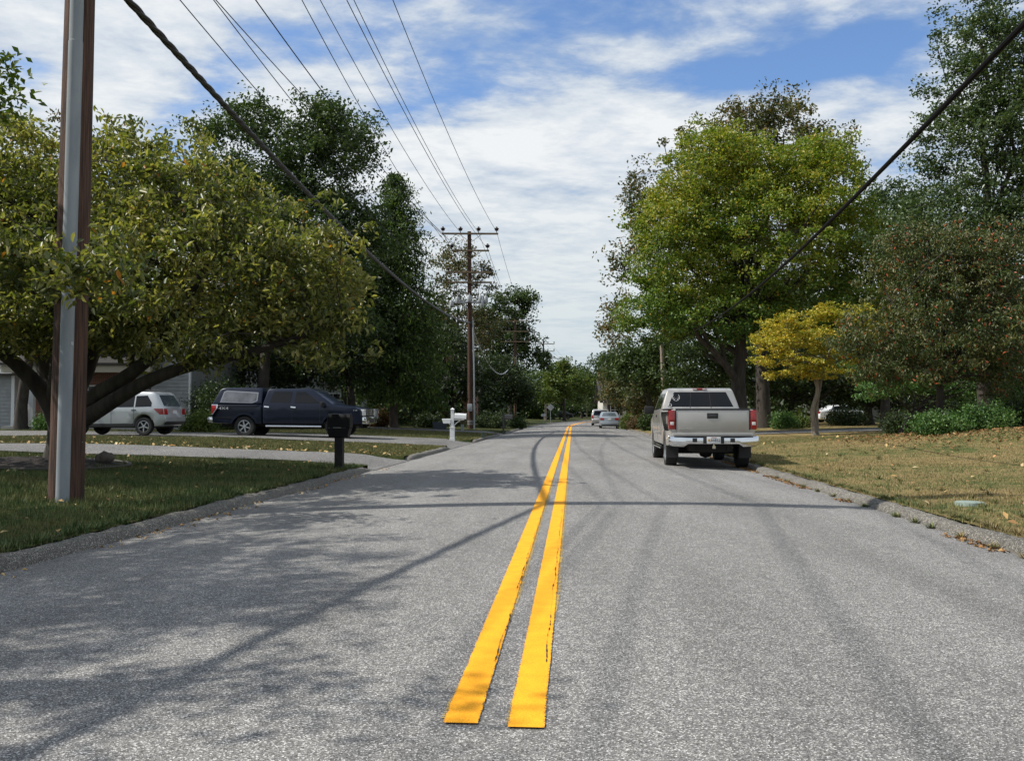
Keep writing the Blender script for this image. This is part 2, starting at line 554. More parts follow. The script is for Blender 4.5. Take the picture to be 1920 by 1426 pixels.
class MB:
    def __init__(s):
        s.v, s.f = [], []

    def add(s, vs_, fs_):
        o = len(s.v)
        s.v += [tuple(v) for v in vs_]
        s.f += [tuple(i + o for i in f) for f in fs_]
        return s

    def box(s, x0, x1, y0, y1, z0, z1, m=None):
        vs_ = [Vector(p) for p in ((x0, y0, z0), (x1, y0, z0), (x1, y1, z0), (x0, y1, z0), (x0, y0, z1), (x1, y0, z1), (x1, y1, z1), (x0, y1, z1))]
        if m is not None:
            vs_ = [m @ v for v in vs_]
        return s.add(vs_, [(0, 3, 2, 1), (4, 5, 6, 7), (0, 1, 5, 4), (1, 2, 6, 5), (2, 3, 7, 6), (3, 0, 4, 7)])

    def tube(s, pts, rad, n=8, cap=True):
        pts = [Vector(p) for p in pts]
        if not hasattr(rad, '__len__'):
            rad = [rad] * len(pts)
        up = None
        rings = []
        for i, p in enumerate(pts):
            d = (pts[min(i + 1, len(pts) - 1)] - pts[max(i - 1, 0)])
            if d.length < 1e-9:
                d = Vector((0, 0, 1))
            d.normalize()
            if up is None:
                up = Vector((0, 0, 1)) if abs(d.z) < 0.9 else Vector((1, 0, 0))
            a = d.cross(up)
            if a.length < 1e-4:
                a = d.cross(Vector((0, 1, 0.01)))
            a.normalize()
            b = d.cross(a).normalized()
            up = -b if False else a.cross(d)
            rings.append([p + a * (math.cos(2 * math.pi * k / n) * rad[i]) + b * (math.sin(2 * math.pi * k / n) * rad[i]) for k in range(n)])
        vs_ = [v for r_ in rings for v in r_]
        fs_ = []
        for i in range(len(pts) - 1):
            for k in range(n):
                a0 = i * n + k; a1 = i * n + (k + 1) % n
                fs_.append((a0, a1, a1 + n, a0 + n))
        if cap:
            fs_.append(tuple(reversed(range(n))))
            fs_.append(tuple(range((len(pts) - 1) * n, len(pts) * n)))
        return s.add(vs_, fs_)

    def lathe(s, prof, n=24, axis='z', c=(0, 0, 0), closed=False):
        """prof [(r, h)]"""
        vs_ = []
        for (r_, h) in prof:
            for k in range(n):
                a = 2 * math.pi * k / n
                if axis == 'z':
                    vs_.append((c[0] + r_ * math.cos(a), c[1] + r_ * math.sin(a), c[2] + h))
                elif axis == 'y':
                    vs_.append((c[0] + r_ * math.cos(a), c[1] + h, c[2] + r_ * math.sin(a)))
                else:
                    vs_.append((c[0] + h, c[1] + r_ * math.cos(a), c[2] + r_ * math.sin(a)))
        fs_ = []
        m = len(prof)
        for i in range(m if closed else m - 1):
            j = (i + 1) % m
            for k in range(n):
                fs_.append((i * n + k, i * n + (k + 1) % n, j * n + (k + 1) % n, j * n + k))
        return s.add(vs_, fs_)

    def build(s, name, material, parent=None, smooth=False, angle=35, bevel=0.0, seg=2, fix=True):
        me = bpy.data.meshes.new(name)
        me.from_pydata([tuple(v) for v in s.v], [], s.f)
        bm = bmesh.new()
        bm.from_mesh(me)
        if fix:
            bmesh.ops.recalc_face_normals(bm, faces=bm.faces)
        if bevel:
            eds = [e for e in bm.edges if len(e.link_faces) == 2 and e.calc_face_angle(0) > 0.5]
            bmesh.ops.bevel(bm, geom=eds, offset=bevel, segments=seg, affect='EDGES', profile=0.6, clamp_overlap=True)
        bm.to_mesh(me)
        bm.free()
        return link(name, me, material, parent, smooth or bool(bevel), angle)


def pw(px, py, Y):
    """world point of a photo pixel at depth Y"""
    return Vector(((px - 960) / F * Y, Y, CAM_H + (HY - py) / F * Y))


# ------------------------------------------------------------------ the road line
def xc(s):
    s = np.asarray(s, dtype=float)
    return -0.31 + 0.0687 * s + 0.0009 * np.clip(s - 75, 0, None) ** 2


def hwl(s): return np.interp(s, [0, 30, 60, 220], [4.4, 4.15, 3.9, 3.9])
def hwr(s): return np.interp(s, [0, 20, 50, 74, 220], [4.38, 4.41, 4.7, 4.5, 4.4])


def frame(s, d):
    """s along the road (= world Y on the centre line), d to the right of the centre line"""
    s = np.asarray(s, dtype=float); d = np.asarray(d, dtype=float)
    t = 0.0687 + 0.0018 * np.clip(s - 75, 0, None)
    L_ = np.sqrt(1 + t * t)
    return xc(s) + d / L_, s - d * t / L_


def vnoise(x, y, sc, seed=0):
    """cheap smooth value noise"""
    x = np.asarray(x) * sc + 100.3 + seed * 17.7
    y = np.asarray(y) * sc + 57.1 + seed * 9.1
    xi, yi = np.floor(x), np.floor(y)
    fx, fy = x - xi, y - yi
    fx = fx * fx * (3 - 2 * fx); fy = fy * fy * (3 - 2 * fy)

    def h(a, b):
        q = np.sin(a * 127.1 + b * 311.7 + seed * 74.7) * 43758.5453
        return q - np.floor(q)
    return (h(xi, yi) * (1 - fx) + h(xi + 1, yi) * fx) * (1 - fy) + (h(xi, yi + 1) * (1 - fx) + h(xi + 1, yi + 1) * fx) * fy


def ground_z(s, d):
    s = np.asarray(s, dtype=float); d = np.asarray(d, dtype=float)
    el = np.clip(-d - hwl(s), 0, None)
    er = np.clip(d - hwr(s), 0, None)
    zl = 0.115 + 0.032 * np.minimum(el, 9) + 0.008 * np.clip(el - 9, 0, 40)
    zr = 0.115 + 0.034 * np.minimum(er, 12) + 0.004 * np.clip(er - 12, 0, 50)
    zr = zr + 0.42 * np.exp(-((s - 27.5) / 5.5) ** 2 - ((d - 13.5) / 5.0) ** 2)
    n = (vnoise(s, d, 0.35, 2) - 0.5) * 0.06 * np.clip((el + er) / 3, 0, 1)
    z = np.where(d < 0, zl, zr) + n
    road = 0.10 * (1 - (d / np.where(d < 0, hwl(s), hwr(s))) ** 2)
    on = (d > -hwl(s)) & (d < hwr(s))
    return np.where(on, road, z)


def gz(x, y):
    """ground height at world x, y"""
    s, d = y, 0.0
    for _ in range(4):
        px_, py_ = frame(s, d)
        d += (x - px_)
        s += (y - py_)
    return float(ground_z(s, d))


def sheet(name, ss, dd, material, zfun, attrs=None, parent=None, smooth=True):
    """ss (n,), dd (n,m) grid"""
    ss = np.asarray(ss, dtype=float)
    dd = np.asarray(dd, dtype=float)
    S = np.repeat(ss[:, None], dd.shape[1], 1)
    X, Y = frame(S, dd)
    Z = zfun(S, dd)
    n, m = S.shape
    verts = np.stack([X, Y, Z], -1).reshape(-1, 3)
    i = np.arange(n - 1)[:, None] * m + np.arange(m - 1)[None, :]
    faces = np.stack([i, i + 1, i + m + 1, i + m], -1).reshape(-1, 4)
    at = {'across': dd.ravel()}
    if attrs:
        at.update({k: a.ravel() for k, a in attrs.items()})
    me = np_mesh(name, verts, faces, at)
    return link(name, me, material, parent, smooth)


M_ASPH = asphalt_mat('asphalt', (0.062, 0.060, 0.057), (0.240, 0.232, 0.220), scale=170.0)
M_DRIVE = asphalt_mat('driveway_asphalt', (0.075, 0.073, 0.070), (0.165, 0.160, 0.152), tint_stain=False, scale=60)
M_CURB = asphalt_mat('curb_aggregate', (0.055, 0.051, 0.044), (0.180, 0.168, 0.146), tint_stain=False, scale=120)
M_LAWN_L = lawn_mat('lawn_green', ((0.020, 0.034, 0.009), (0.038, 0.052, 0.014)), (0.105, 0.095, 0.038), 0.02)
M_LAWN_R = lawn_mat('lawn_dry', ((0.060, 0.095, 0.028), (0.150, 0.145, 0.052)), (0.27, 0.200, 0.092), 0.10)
M_GROUND = mat('far_ground', (0.030, 0.038, 0.014), (0.06, 0.055, 0.025), scale=0.3, rough=1)

# wide ground to the horizon
g = MB()
g.add([(-1500, -300, -0.45), (1500, -300, -0.45), (1500, 2500, -0.45), (-1500, 2500, -0.45)], [(0, 1, 2, 3)])
tag(g.build('ground', M_GROUND), 'dull green ground running to the horizon', kind='structure')

S_ALL = np.concatenate([np.arange(-40, 0, 2.0), np.arange(0, 40, 0.5), np.arange(40, 100, 1.0), np.arange(100, 221, 2.0)])


def road_sheet():
    t = np.linspace(-1, 1, 25)
    dd = np.where(t[None, :] < 0, t[None, :] * hwl(S_ALL)[:, None], t[None, :] * hwr(S_ALL)[:, None])
    dd[:, 0] -= 0.12; dd[:, -1] += 0.12

    def zf(S, D):
        return 0.10 * (1 - np.clip(np.abs(D) / np.where(D < 0, hwl(S), hwr(S)), 0, 1.03) ** 2)
    return sheet('road', S_ALL, dd, M_ASPH, zf)


road = tag(road_sheet(), 'grey aggregate asphalt road bending right in the distance', kind='structure')

M_YEL = paint_line_mat('yellow_paint', (0.93, 0.40, 0.018), 1.04)
M_OLD = paint_line_mat('old_yellow_paint', (0.46, 0.32, 0.10), 0.80)


def line_strip(name, c0, w, s0, s1, material, lift, c_fun=None, label=None, jag=0.0022):
    ss = np.concatenate([np.arange(s0, 20, 0.04), np.arange(20, 60, 0.5), np.arange(60, s1, 1.0)])
    ss = ss[(ss >= s0) & (ss <= s1)]
    k = np.array([-1, -0.85, 0, 0.85, 1.0])
    cc = c0 if c_fun is None else c_fun(ss)
    dd = np.asarray(cc)[..., None] * np.ones((len(ss), 1)) + k[None, :] * w / 2
    j = (RNG.random(len(ss)) - 0.5) * jag * np.clip(1.3 - ss / 20, 0, 1)
    dd[:, 0] += j; dd[:, -1] += (RNG.random(len(ss)) - 0.5) * jag * np.clip(1.3 - ss / 20, 0, 1)
    edge = np.repeat(np.array([[1, 0.25, 0, 0.25, 1.0]]), len(ss), 0)
    o = sheet(name, ss, dd, material, lambda S, D: 0.10 * (1 - (D / 4.3) ** 2) + lift, {'edge': edge}, parent=road)
    if label: o['label'] = label
    return o


line_strip('yellow_line', -0.128, 0.138, 3.46, 215, M_YEL, 0.008, label='left stripe of the double yellow centre line')
line_strip('yellow_line', 0.127, 0.142, 3.43, 215, M_YEL, 0.008, label='right stripe of the double yellow centre line')
line_strip('faded_line', 0, 0.13, 3.52, 16, M_OLD, 0.004, c_fun=lambda s: -0.158 + 0.066 * np.clip((s - 3.5) / 2.5, 0, 1) + 0.004 * np.sin(s * .6), label='faded older paint beside the left yellow stripe')
line_strip('faded_line', 0, 0.13, 3.48, 16, M_OLD, 0.004, c_fun=lambda s: 0.098 + 0.068 * np.clip((s - 3.5) / 2.5, 0, 1) + 0.004 * np.sin(s * .6), label='faded older paint beside the right yellow stripe')

# crack that runs in each stripe
M_CRACK = mat('crack_black', (0.02, 0.019, 0.018), rough=1)
for c0 in (-0.072, 0.176):
    ss = np.arange(4.3, 15, 0.035)
    cen = c0 + 0.010 * np.cumsum(RNG.normal(0, 0.18, len(ss))) * 0.35 + 0.004 * np.sin(ss * 9)
    wd = np.clip(0.0040 * RNG.random(len(ss)) ** 2 * (vnoise(ss, 0 * ss, 2.2, 8) > .38) + 0.0003, 0, 1) * np.clip(1.4 - ss / 14, 0.2, 1)
    dd = np.stack([cen - wd, cen + wd], 1)
    sheet('crack', ss, dd, M_CRACK, lambda S, D: 0.10 * (1 - (D / 4.3) ** 2) + 0.012, parent=road)

# ------------------------------------------------------------------ kerbs, lawns, driveways
DRV_L = [(20.1, 24.3), (32.3, 39.3), (52.0, 57.0)]
DRV_R = [(43.0, 48.5), (84.0, 88.0)]


def ranges(drv, s0, s1):
    out, a = [], s0
    for (p, q) in drv:
        out.append((a, p)); a = q
    out.append((a, s1))
    return out


def s_steps(a, b):
    st = 0.18 if b < 45 else (0.5 if b < 90 else 1.5)
    return np.linspace(a, b, max(3, int((b - a) / st)))


def skirt(ss):
    return np.concatenate([[ss[0] - 0.012], ss, [ss[-1] + 0.012]])


def SK(S, a, b):
    return np.where((S < a - 0.001) | (S > b + 0.001), 0.22, 0.0)


def kerb(side, a, b):
    ss = np.concatenate([np.linspace(a, min(b, 30), max(3, int((min(b, 30) - a) / 0.09)))] + ([s_steps(30, b)[1:]] if b > 30 else [])) if a < 30 else s_steps(a, b)
    prof = np.array([(-0.02, -0.03), (0.0, 0.02), (0.03, 0.080), (0.07, 0.108), (0.13, 0.116), (0.185, 0.112), (0.215, 0.06), (0.22, -0.02)])
    hw = (hwl if side < 0 else hwr)(ss)
    k = prof[:, 0][None, :] + (vnoise(ss, 0 * ss, 0.8, 3 + side)[:, None] - 0.5) * 0.10
    dd = side * (hw[:, None] + k)
    end = np.clip(np.minimum(ss - a, b - ss) / 0.7, 0.12, 1) ** 0.6

    def zf(S, D):
        base = prof[:, 1][None, :] * end[:, None]
        rough = (vnoise(S, D, 16, 1) - 0.5) * 0.016 + (vnoise(S, D, 3, 5) - 0.5) * 0.030 + (vnoise(S, D, 40, 7) - 0.5) * 0.008
        return base + rough * (prof[:, 1][None, :] > 0.0) * end[:, None]
    return sheet('kerb', ss, dd, M_CURB, zf)


def dspan(side, ss, far=62, n=34):
    hw = (hwl if side < 0 else hwr)(ss)
    q = np.linspace(0, 1, n) ** 1.7
    return side * (hw[:, None] + 0.165 + q[None, :] * (far - hw[:, None]))


NAMES_L = ['grass verge before the first left driveway', 'strip of grass between the first and second left driveways',
           'left lawn round the white mailbox', 'left lawn beyond the third driveway']
lawns_left, lawns_right = [], []
for i, (a, b) in enumerate(ranges(DRV_L, -35, 215)):
    ss = skirt(s_steps(a, b))
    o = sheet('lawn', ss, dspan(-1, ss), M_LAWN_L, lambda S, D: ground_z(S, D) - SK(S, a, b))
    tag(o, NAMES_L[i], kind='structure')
    k = kerb(-1, a, b)
    tag(k, 'rough grey rolled kerb along the ' + NAMES_L[i], kind='structure')
for i, (a, b) in enumerate(ranges(DRV_R, -35, 215)):
    ss = skirt(s_steps(a, b))
    nm = ['dry brown lawn on the right side of the road', 'right lawn behind the gravel driveway', 'far right verge under the trees'][i]
    tag(sheet('lawn', ss, dspan(1, ss), M_LAWN_R, lambda S, D: ground_z(S, D) - SK(S, a, b)), nm, kind='structure')
    tag(kerb(1, a, b), 'weathered pale kerb along the ' + nm, kind='structure')


def driveway(side, a, b, label, far=42):
    ss = np.linspace(a, b, 22)
    hw = (hwl if side < 0 else hwr)(ss)
    q = np.linspace(0, 1, 40) ** 1.5
    dd = side * (hw[:, None] - 0.02 + q[None, :] * (far - hw[:, None]))
    # the mouth flares a little at the road

    def zf(S, D):
        e = np.abs(D) - hw[:, None]
        t = np.clip(e / 1.6, 0, 1); t = t * t * (3 - 2 * t)
        return ground_z(S, np.sign(side) * (np.abs(D) + 0.3)) * t + 0.012 + 0.01 * t
    o = sheet('driveway', ss, dd, M_DRIVE, zf)
    tag(o, label, kind='structure')


driveway(-1, 20.1, 24.3, 'nearest grey asphalt driveway on the left')
driveway(-1, 32.3, 39.3, 'wide asphalt driveway carrying the parked blue pickup')
driveway(-1, 52.0, 57.0, 'third driveway, behind the white mailbox')
driveway(1, 43.0, 48.5, 'grey driveway behind the yellow maple on the right')
driveway(1, 84.0, 88.0, 'far driveway on the right')

# ------------------------------------------------------------------ grass, leaves, weeds
def in_ranges(s, rs):
    m = np.zeros(len(s), dtype=bool)
    for a, b in rs:
        m |= (s > a + 0.02) & (s < b - 0.02)
    return m


def blades(name, side, s0, s1, d0, d1, n, h, w, material, label, seed, nearbias=1.0, lean=0.6):
    rng = np.random.default_rng(seed)
    s = s0 + (s1 - s0) * rng.random(n) ** nearbias
    hw = (hwl if side < 0 else hwr)(s)
    d = side * (hw + d0 + (d1 - d0) * rng.random(n))
    ok = in_ranges(s, ranges(DRV_L if side < 0 else DRV_R, -35, 215))
    X, Y = frame(s, d)
    ok &= (np.abs(X / np.maximum(Y, 0.1)) < 0.66)
    s, d, X, Y = s[ok], d[ok], X[ok], Y[ok]
    Z = ground_z(s, d)
    n = len(s)
    tuft = vnoise(X, Y, 1.6, seed) * 0.9 + vnoise(X, Y, 6, seed) * 0.5 + 0.35
    hh = h * (0.5 + rng.random(n)) * tuft
    a = rng.random(n) * 6.283
    wx, wy = np.cos(a) * w / 2, np.sin(a) * w / 2
    la = rng.random(n) * 6.283
    lx, ly = np.cos(la) * hh * lean * rng.random(n), np.sin(la) * hh * lean * rng.random(n)
    v = np.empty((n, 3, 3), dtype=np.float32)
    v[:, 0] = np.stack([X - wx, Y - wy, Z - 0.01], 1)
    v[:, 1] = np.stack([X + wx, Y + wy, Z - 0.01], 1)
    v[:, 2] = np.stack([X + lx, Y + ly, Z + hh], 1)
    me = np_mesh(name, v.reshape(-1, 3), np.arange(n * 3).reshape(-1, 3))
    o = link(name, me, material)
    return tag(o, label, 'grass', kind='stuff')


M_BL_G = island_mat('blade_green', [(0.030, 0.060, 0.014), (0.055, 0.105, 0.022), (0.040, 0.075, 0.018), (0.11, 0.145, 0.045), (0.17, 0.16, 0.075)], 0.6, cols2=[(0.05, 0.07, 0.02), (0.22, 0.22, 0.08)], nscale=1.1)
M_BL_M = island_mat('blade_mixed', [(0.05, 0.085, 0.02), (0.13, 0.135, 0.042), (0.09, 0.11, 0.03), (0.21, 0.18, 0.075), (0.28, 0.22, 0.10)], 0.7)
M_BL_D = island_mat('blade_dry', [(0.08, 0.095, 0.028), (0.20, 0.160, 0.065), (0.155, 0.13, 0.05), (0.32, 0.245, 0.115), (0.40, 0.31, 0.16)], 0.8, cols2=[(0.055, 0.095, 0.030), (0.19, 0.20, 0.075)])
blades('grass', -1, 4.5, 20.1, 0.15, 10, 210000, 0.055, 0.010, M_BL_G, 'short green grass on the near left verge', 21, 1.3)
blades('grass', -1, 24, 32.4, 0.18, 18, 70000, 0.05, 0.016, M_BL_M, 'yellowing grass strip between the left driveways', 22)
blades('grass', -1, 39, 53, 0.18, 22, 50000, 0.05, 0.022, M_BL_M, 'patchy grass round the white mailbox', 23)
blades('grass', 1, 7, 40, 0.15, 16, 260000, 0.032, 0.013, M_BL_D, 'dry straw coloured grass of the right lawn', 24, 1.5)


def litter(name, pts, n_each, size, material, label, seed, spread=None):
    """fallen leaves: small curled two-triangle leaves lying at random"""
    rng = np.random.default_rng(seed)
    P = np.asarray(pts, dtype=float)
    n = len(P)
    a = rng.random(n) * 6.283
    sz = size * (0.5 + rng.random(n))
    t = np.stack([np.cos(a), np.sin(a), rng.normal(0, 0.35, n)], 1)
    b = np.stack([-np.sin(a), np.cos(a), rng.normal(0, 0.35, n)], 1)
    v = np.empty((n, 4, 3))
    v[:, 0] = P - t * sz[:, None]
    v[:, 1] = P + b * sz[:, None] * 0.55 + [0, 0, 0.012]
    v[:, 2] = P + t * sz[:, None]
    v[:, 3] = P - b * sz[:, None] * 0.55 + [0, 0, 0.012]
    f = np.arange(n * 4).reshape(-1, 4)
    f = np.concatenate([f[:, [0, 1, 2]], f[:, [0, 2, 3]]])
    v[:, :, 2] += 0.006
    o = link(name, np_mesh(name, v.reshape(-1, 3), f), material)
    return tag(o, label, 'leaves', kind='stuff')


M_LIT = island_mat('fallen_leaf', [(0.35, 0.20, 0.07), (0.55, 0.40, 0.17), (0.22, 0.11, 0.04), (0.62, 0.50, 0.28), (0.45, 0.18, 0.05)], 0.7)
M_STRAW = island_mat('dead_straw', [(0.24, 0.14, 0.06), (0.34, 0.21, 0.09), (0.15, 0.08, 0.035), (0.30, 0.15, 0.06)], 0.9)


def pts_on(s, d, up=0.0):
    X, Y = frame(s, d)
    return np.stack([X, Y, ground_z(s, d) + up], 1)


rng = np.random.default_rng(5)
n = 420
s = np.concatenate([24.4 + rng.gamma(1.2, 0.35, 260), 24.5 + rng.random(160) * 7.5])
d = -(hwl(s) + 0.3 + rng.random(len(s)) * 17)
litter('fallen_leaves', pts_on(s, d, 0.03), 1, 0.055, M_LIT, 'pale fallen leaves along the far edge of the first left driveway', 31)
s = 5 + rng.random(320) * 15; d = -(hwl(s) + 0.3 + rng.random(320) * 9)
litter('fallen_leaves', pts_on(s, d, 0.03), 1, 0.035, M_LIT, 'scattered fallen leaves on the shaded left grass', 32)
s = 6.5 + rng.random(230) * 14; d = -(hwl(s) - 0.02 - rng.random(230) ** 2 * 0.30)
cl = vnoise(s, 0 * s, 0.7, 9) > 0.42
litter('fallen_leaves', pts_on(s, d, 0.0)[cl], 1, 0.028, M_LIT, 'brown leaves gathered in the left gutter', 33)
s = 7.5 + rng.random(3800) * 40; d = hwr(s) - 0.0 - rng.random(3800) ** 1.6 * 0.20
cl = vnoise(s, 0 * s, 0.9, 12) > 0.40
litter('dead_weeds', pts_on(s, d, 0.0)[cl], 1, 0.022, M_STRAW, 'dead straw and leaves along the foot of the right kerb', 34)
s = 21 + rng.random(16000) * 15; d = 8 + rng.random(16000) * 13
zz_ = 0.42 * np.exp(-((s - 27.5) / 5.5) ** 2 - ((d - 13.5) / 5.0) ** 2)
keep = rng.random(16000) < np.clip(zz_ * 3.5 - 0.35, 0, 1)
litter('fallen_leaves', pts_on(s, d, 0.03)[keep], 1, 0.04, M_STRAW, 'rusty leaf litter on the mound in front of the shrubs', 35)
s = 8 + rng.random(257) * 30; d = hwr(s) + 0.3 + rng.random(257) * 12
litter('fallen_leaves', pts_on(s, d, 0.04), 1, 0.045, M_LIT, 'pale fallen leaves dotted over the right lawn', 41)

# weeds in the gutter: little upright tufts
def tufts(name, centers, nper, h, spread, material, label, seed):
    rg = np.random.default_rng(seed)
    C = np.repeat(np.asarray(centers), nper, 0)
    n = len(C)
    a = rg.random(n) * 6.283
    r = rg.random(n) * spread
    base = C + np.stack([np.cos(a) * r * .4, np.sin(a) * r * .4, 0 * a], 1)
    tip = C + np.stack([np.cos(a) * (r + h * .5), np.sin(a) * (r + h * .5), h * (.4 + rg.random(n) * .8)], 1)
    w = np.stack([-np.sin(a), np.cos(a), 0 * a], 1) * 0.006
    v = np.stack([base - w, base + w, tip], 1)
    o = link(name, np_mesh(name, v.reshape(-1, 3), np.arange(n * 3).reshape(-1, 3)), material)
    return tag(o, label, 'grass', kind='stuff')


s = np.array([8.3, 8.9, 9.6, 10.4, 10.9, 11.5, 12.7, 13.4, 14.2, 15.1, 16.0, 17.2, 18.1]); d = hwr(s) - 0.03
tufts('weeds', pts_on(s, d), 60, 0.07, 0.10, M_BL_D, 'dry weed tufts growing at the foot of the right kerb', 3)

rg_t = np.random.default_rng(77)
s = 6 + rg_t.random(90) * 13.5; d = -(hwl(s) + .35 + rg_t.random(90) * 6)
tufts('grass_clumps', pts_on(s, d), 34, 0.10, 0.09, M_BL_G, 'coarser tufts standing in the left verge', 78)
s = 8 + rg_t.random(150) ** 1.4 * 22; d = hwr(s) + .3 + rg_t.random(150) * 10
tufts('grass_clumps', pts_on(s, d), 34, 0.075, 0.10, M_BL_M, 'greener tufts standing in the dry right lawn', 79)
s = 6 + rg_t.random(120) * 13.5; d = -(hwl(s) + .20 + rg_t.random(120) * .08)
tufts('grass_clumps', pts_on(s, d), 22, 0.09, 0.08, M_BL_G, 'grass creeping over the back of the left kerb', 80)
s = 7.5 + rg_t.random(220) * 20; d = hwr(s) + .20 + rg_t.random(220) * .08
tufts('grass_clumps', pts_on(s, d), 22, 0.07, 0.08, M_BL_D, 'dry grass creeping over the back of the right kerb', 81)

# utility cover in the right lawn
p = pw(1815, 962, 11.9)
cov = MB()
z_ = gz(p.x, 11.2)
cov.lathe([(0.0, 0.035), (0.15, 0.035), (0.17, 0.03), (0.175, -0.02)], 20)
o = cov.build('utility_cover', mat('cover_green', (0.25, 0.31, 0.27), (0.20, 0.25, 0.22), scale=30, rough=0.6), smooth=True, angle=30)
o.location = (p.x * 0.94, 11.2, z_)
tag(o, 'small pale green round utility cover set in the right lawn', 'utility cover')

# ------------------------------------------------------------------ trees
def leaves_mesh(name, C, size, rg, up=0.5, droop=0.0, aspect=0.55, fold=0.18, hexa=False, szvar=0.5, out=None):
    n = len(C)
    nrm = rg.normal(0, 1, (n, 3)); nrm[:, 2] += up * 2.0
    if out is not None:
        nrm += out * 0.9
    nrm /= np.linalg.norm(nrm, axis=1)[:, None]
    t = rg.normal(0, 1, (n, 3)); t[:, 2] -= droop * 2.0
    t -= (t * nrm).sum(1)[:, None] * nrm
    t /= np.linalg.norm(t, axis=1)[:, None] + 1e-9
    b = np.cross(nrm, t)
    L_ = (size * (1 - szvar / 2 + rg.random(n) * szvar))[:, None]
    W = L_ * aspect
    if hexa:
        v = np.empty((n, 6, 3))
        v[:, 0] = C - t * L_ * .5
        v[:, 1] = C - t * L_ * .12 + b * W * .5 + nrm * L_ * fold * .6
        v[:, 2] = C + t * L_ * .22 + b * W * .42 + nrm * L_ * fold * .5
        v[:, 3] = C + t * L_ * .55 - nrm * L_ * .12
        v[:, 4] = C + t * L_ * .22 - b * W * .42 + nrm * L_ * fold * .5
        v[:, 5] = C - t * L_ * .12 - b * W * .5 + nrm * L_ * fold * .6
        i = np.arange(n)[:, None] * 6
        f = np.concatenate([i + [[0, 1, 2, 3]], i + [[0, 3, 4, 5]]])
    else:
        v = np.empty((n, 4, 3))
        v[:, 0] = C - t * L_ * .5
        v[:, 1] = C + b * W * .5 + nrm * L_ * fold
        v[:, 2] = C + t * L_ * .5
        v[:, 3] = C - b * W * .5 + nrm * L_ * fold
        i = np.arange(n)[:, None] * 4
        f = np.concatenate([i + [[0, 1, 2]], i + [[0, 2, 3]]])
    return np_mesh(name, v.reshape(-1, 3), f)


def clump_centers(blobs, n, rg, surf=0.62, wisp=0.10):
    """blobs: (cx,cy,cz,rx,ry,rz). Points biased to each blob's outer part, with uneven radius"""
    wts = np.array([(b[3] * b[4] * b[5]) ** 0.72 for b in blobs]); wts /= wts.sum()
    idx = rg.choice(len(blobs), n, p=wts)
    B = np.array(blobs)[idx]
    u = rg.normal(0, 1, (n, 3)); u /= np.linalg.norm(u, axis=1)[:, None]
    lump = 0.86 + 0.30 * (vnoise(u[:, 0] * 2 + idx * 3.1, u[:, 1] * 2 + u[:, 2] * 2.7, 1.3, 4) - 0.35)
    r = np.where(rg.random(n) < surf, 0.78 + 0.22 * rg.random(n), rg.random(n) ** (1 / 2.2) * 0.85) * lump
    r = np.where(rg.random(n) < wisp, 1.0 + 0.16 * rg.random(n), r)
    return B[:, :3] + u * r[:, None] * B[:, 3:6], u


def limb_path(a, b, rg, n=5, sag=0.12, wob=0.06):
    a, b = np.array(a, float), np.array(b, float)
    L_ = np.linalg.norm(b - a)
    pts = []
    for i in range(n + 1):
        t = i / n
        p = a + (b - a) * t
        p[2] += math.sin(t * math.pi) * sag * L_ * (0.5)
        if 0 < i < n:
            p += rg.normal(0, wob * L_ * 0.4, 3)
        pts.append(p)
    return pts


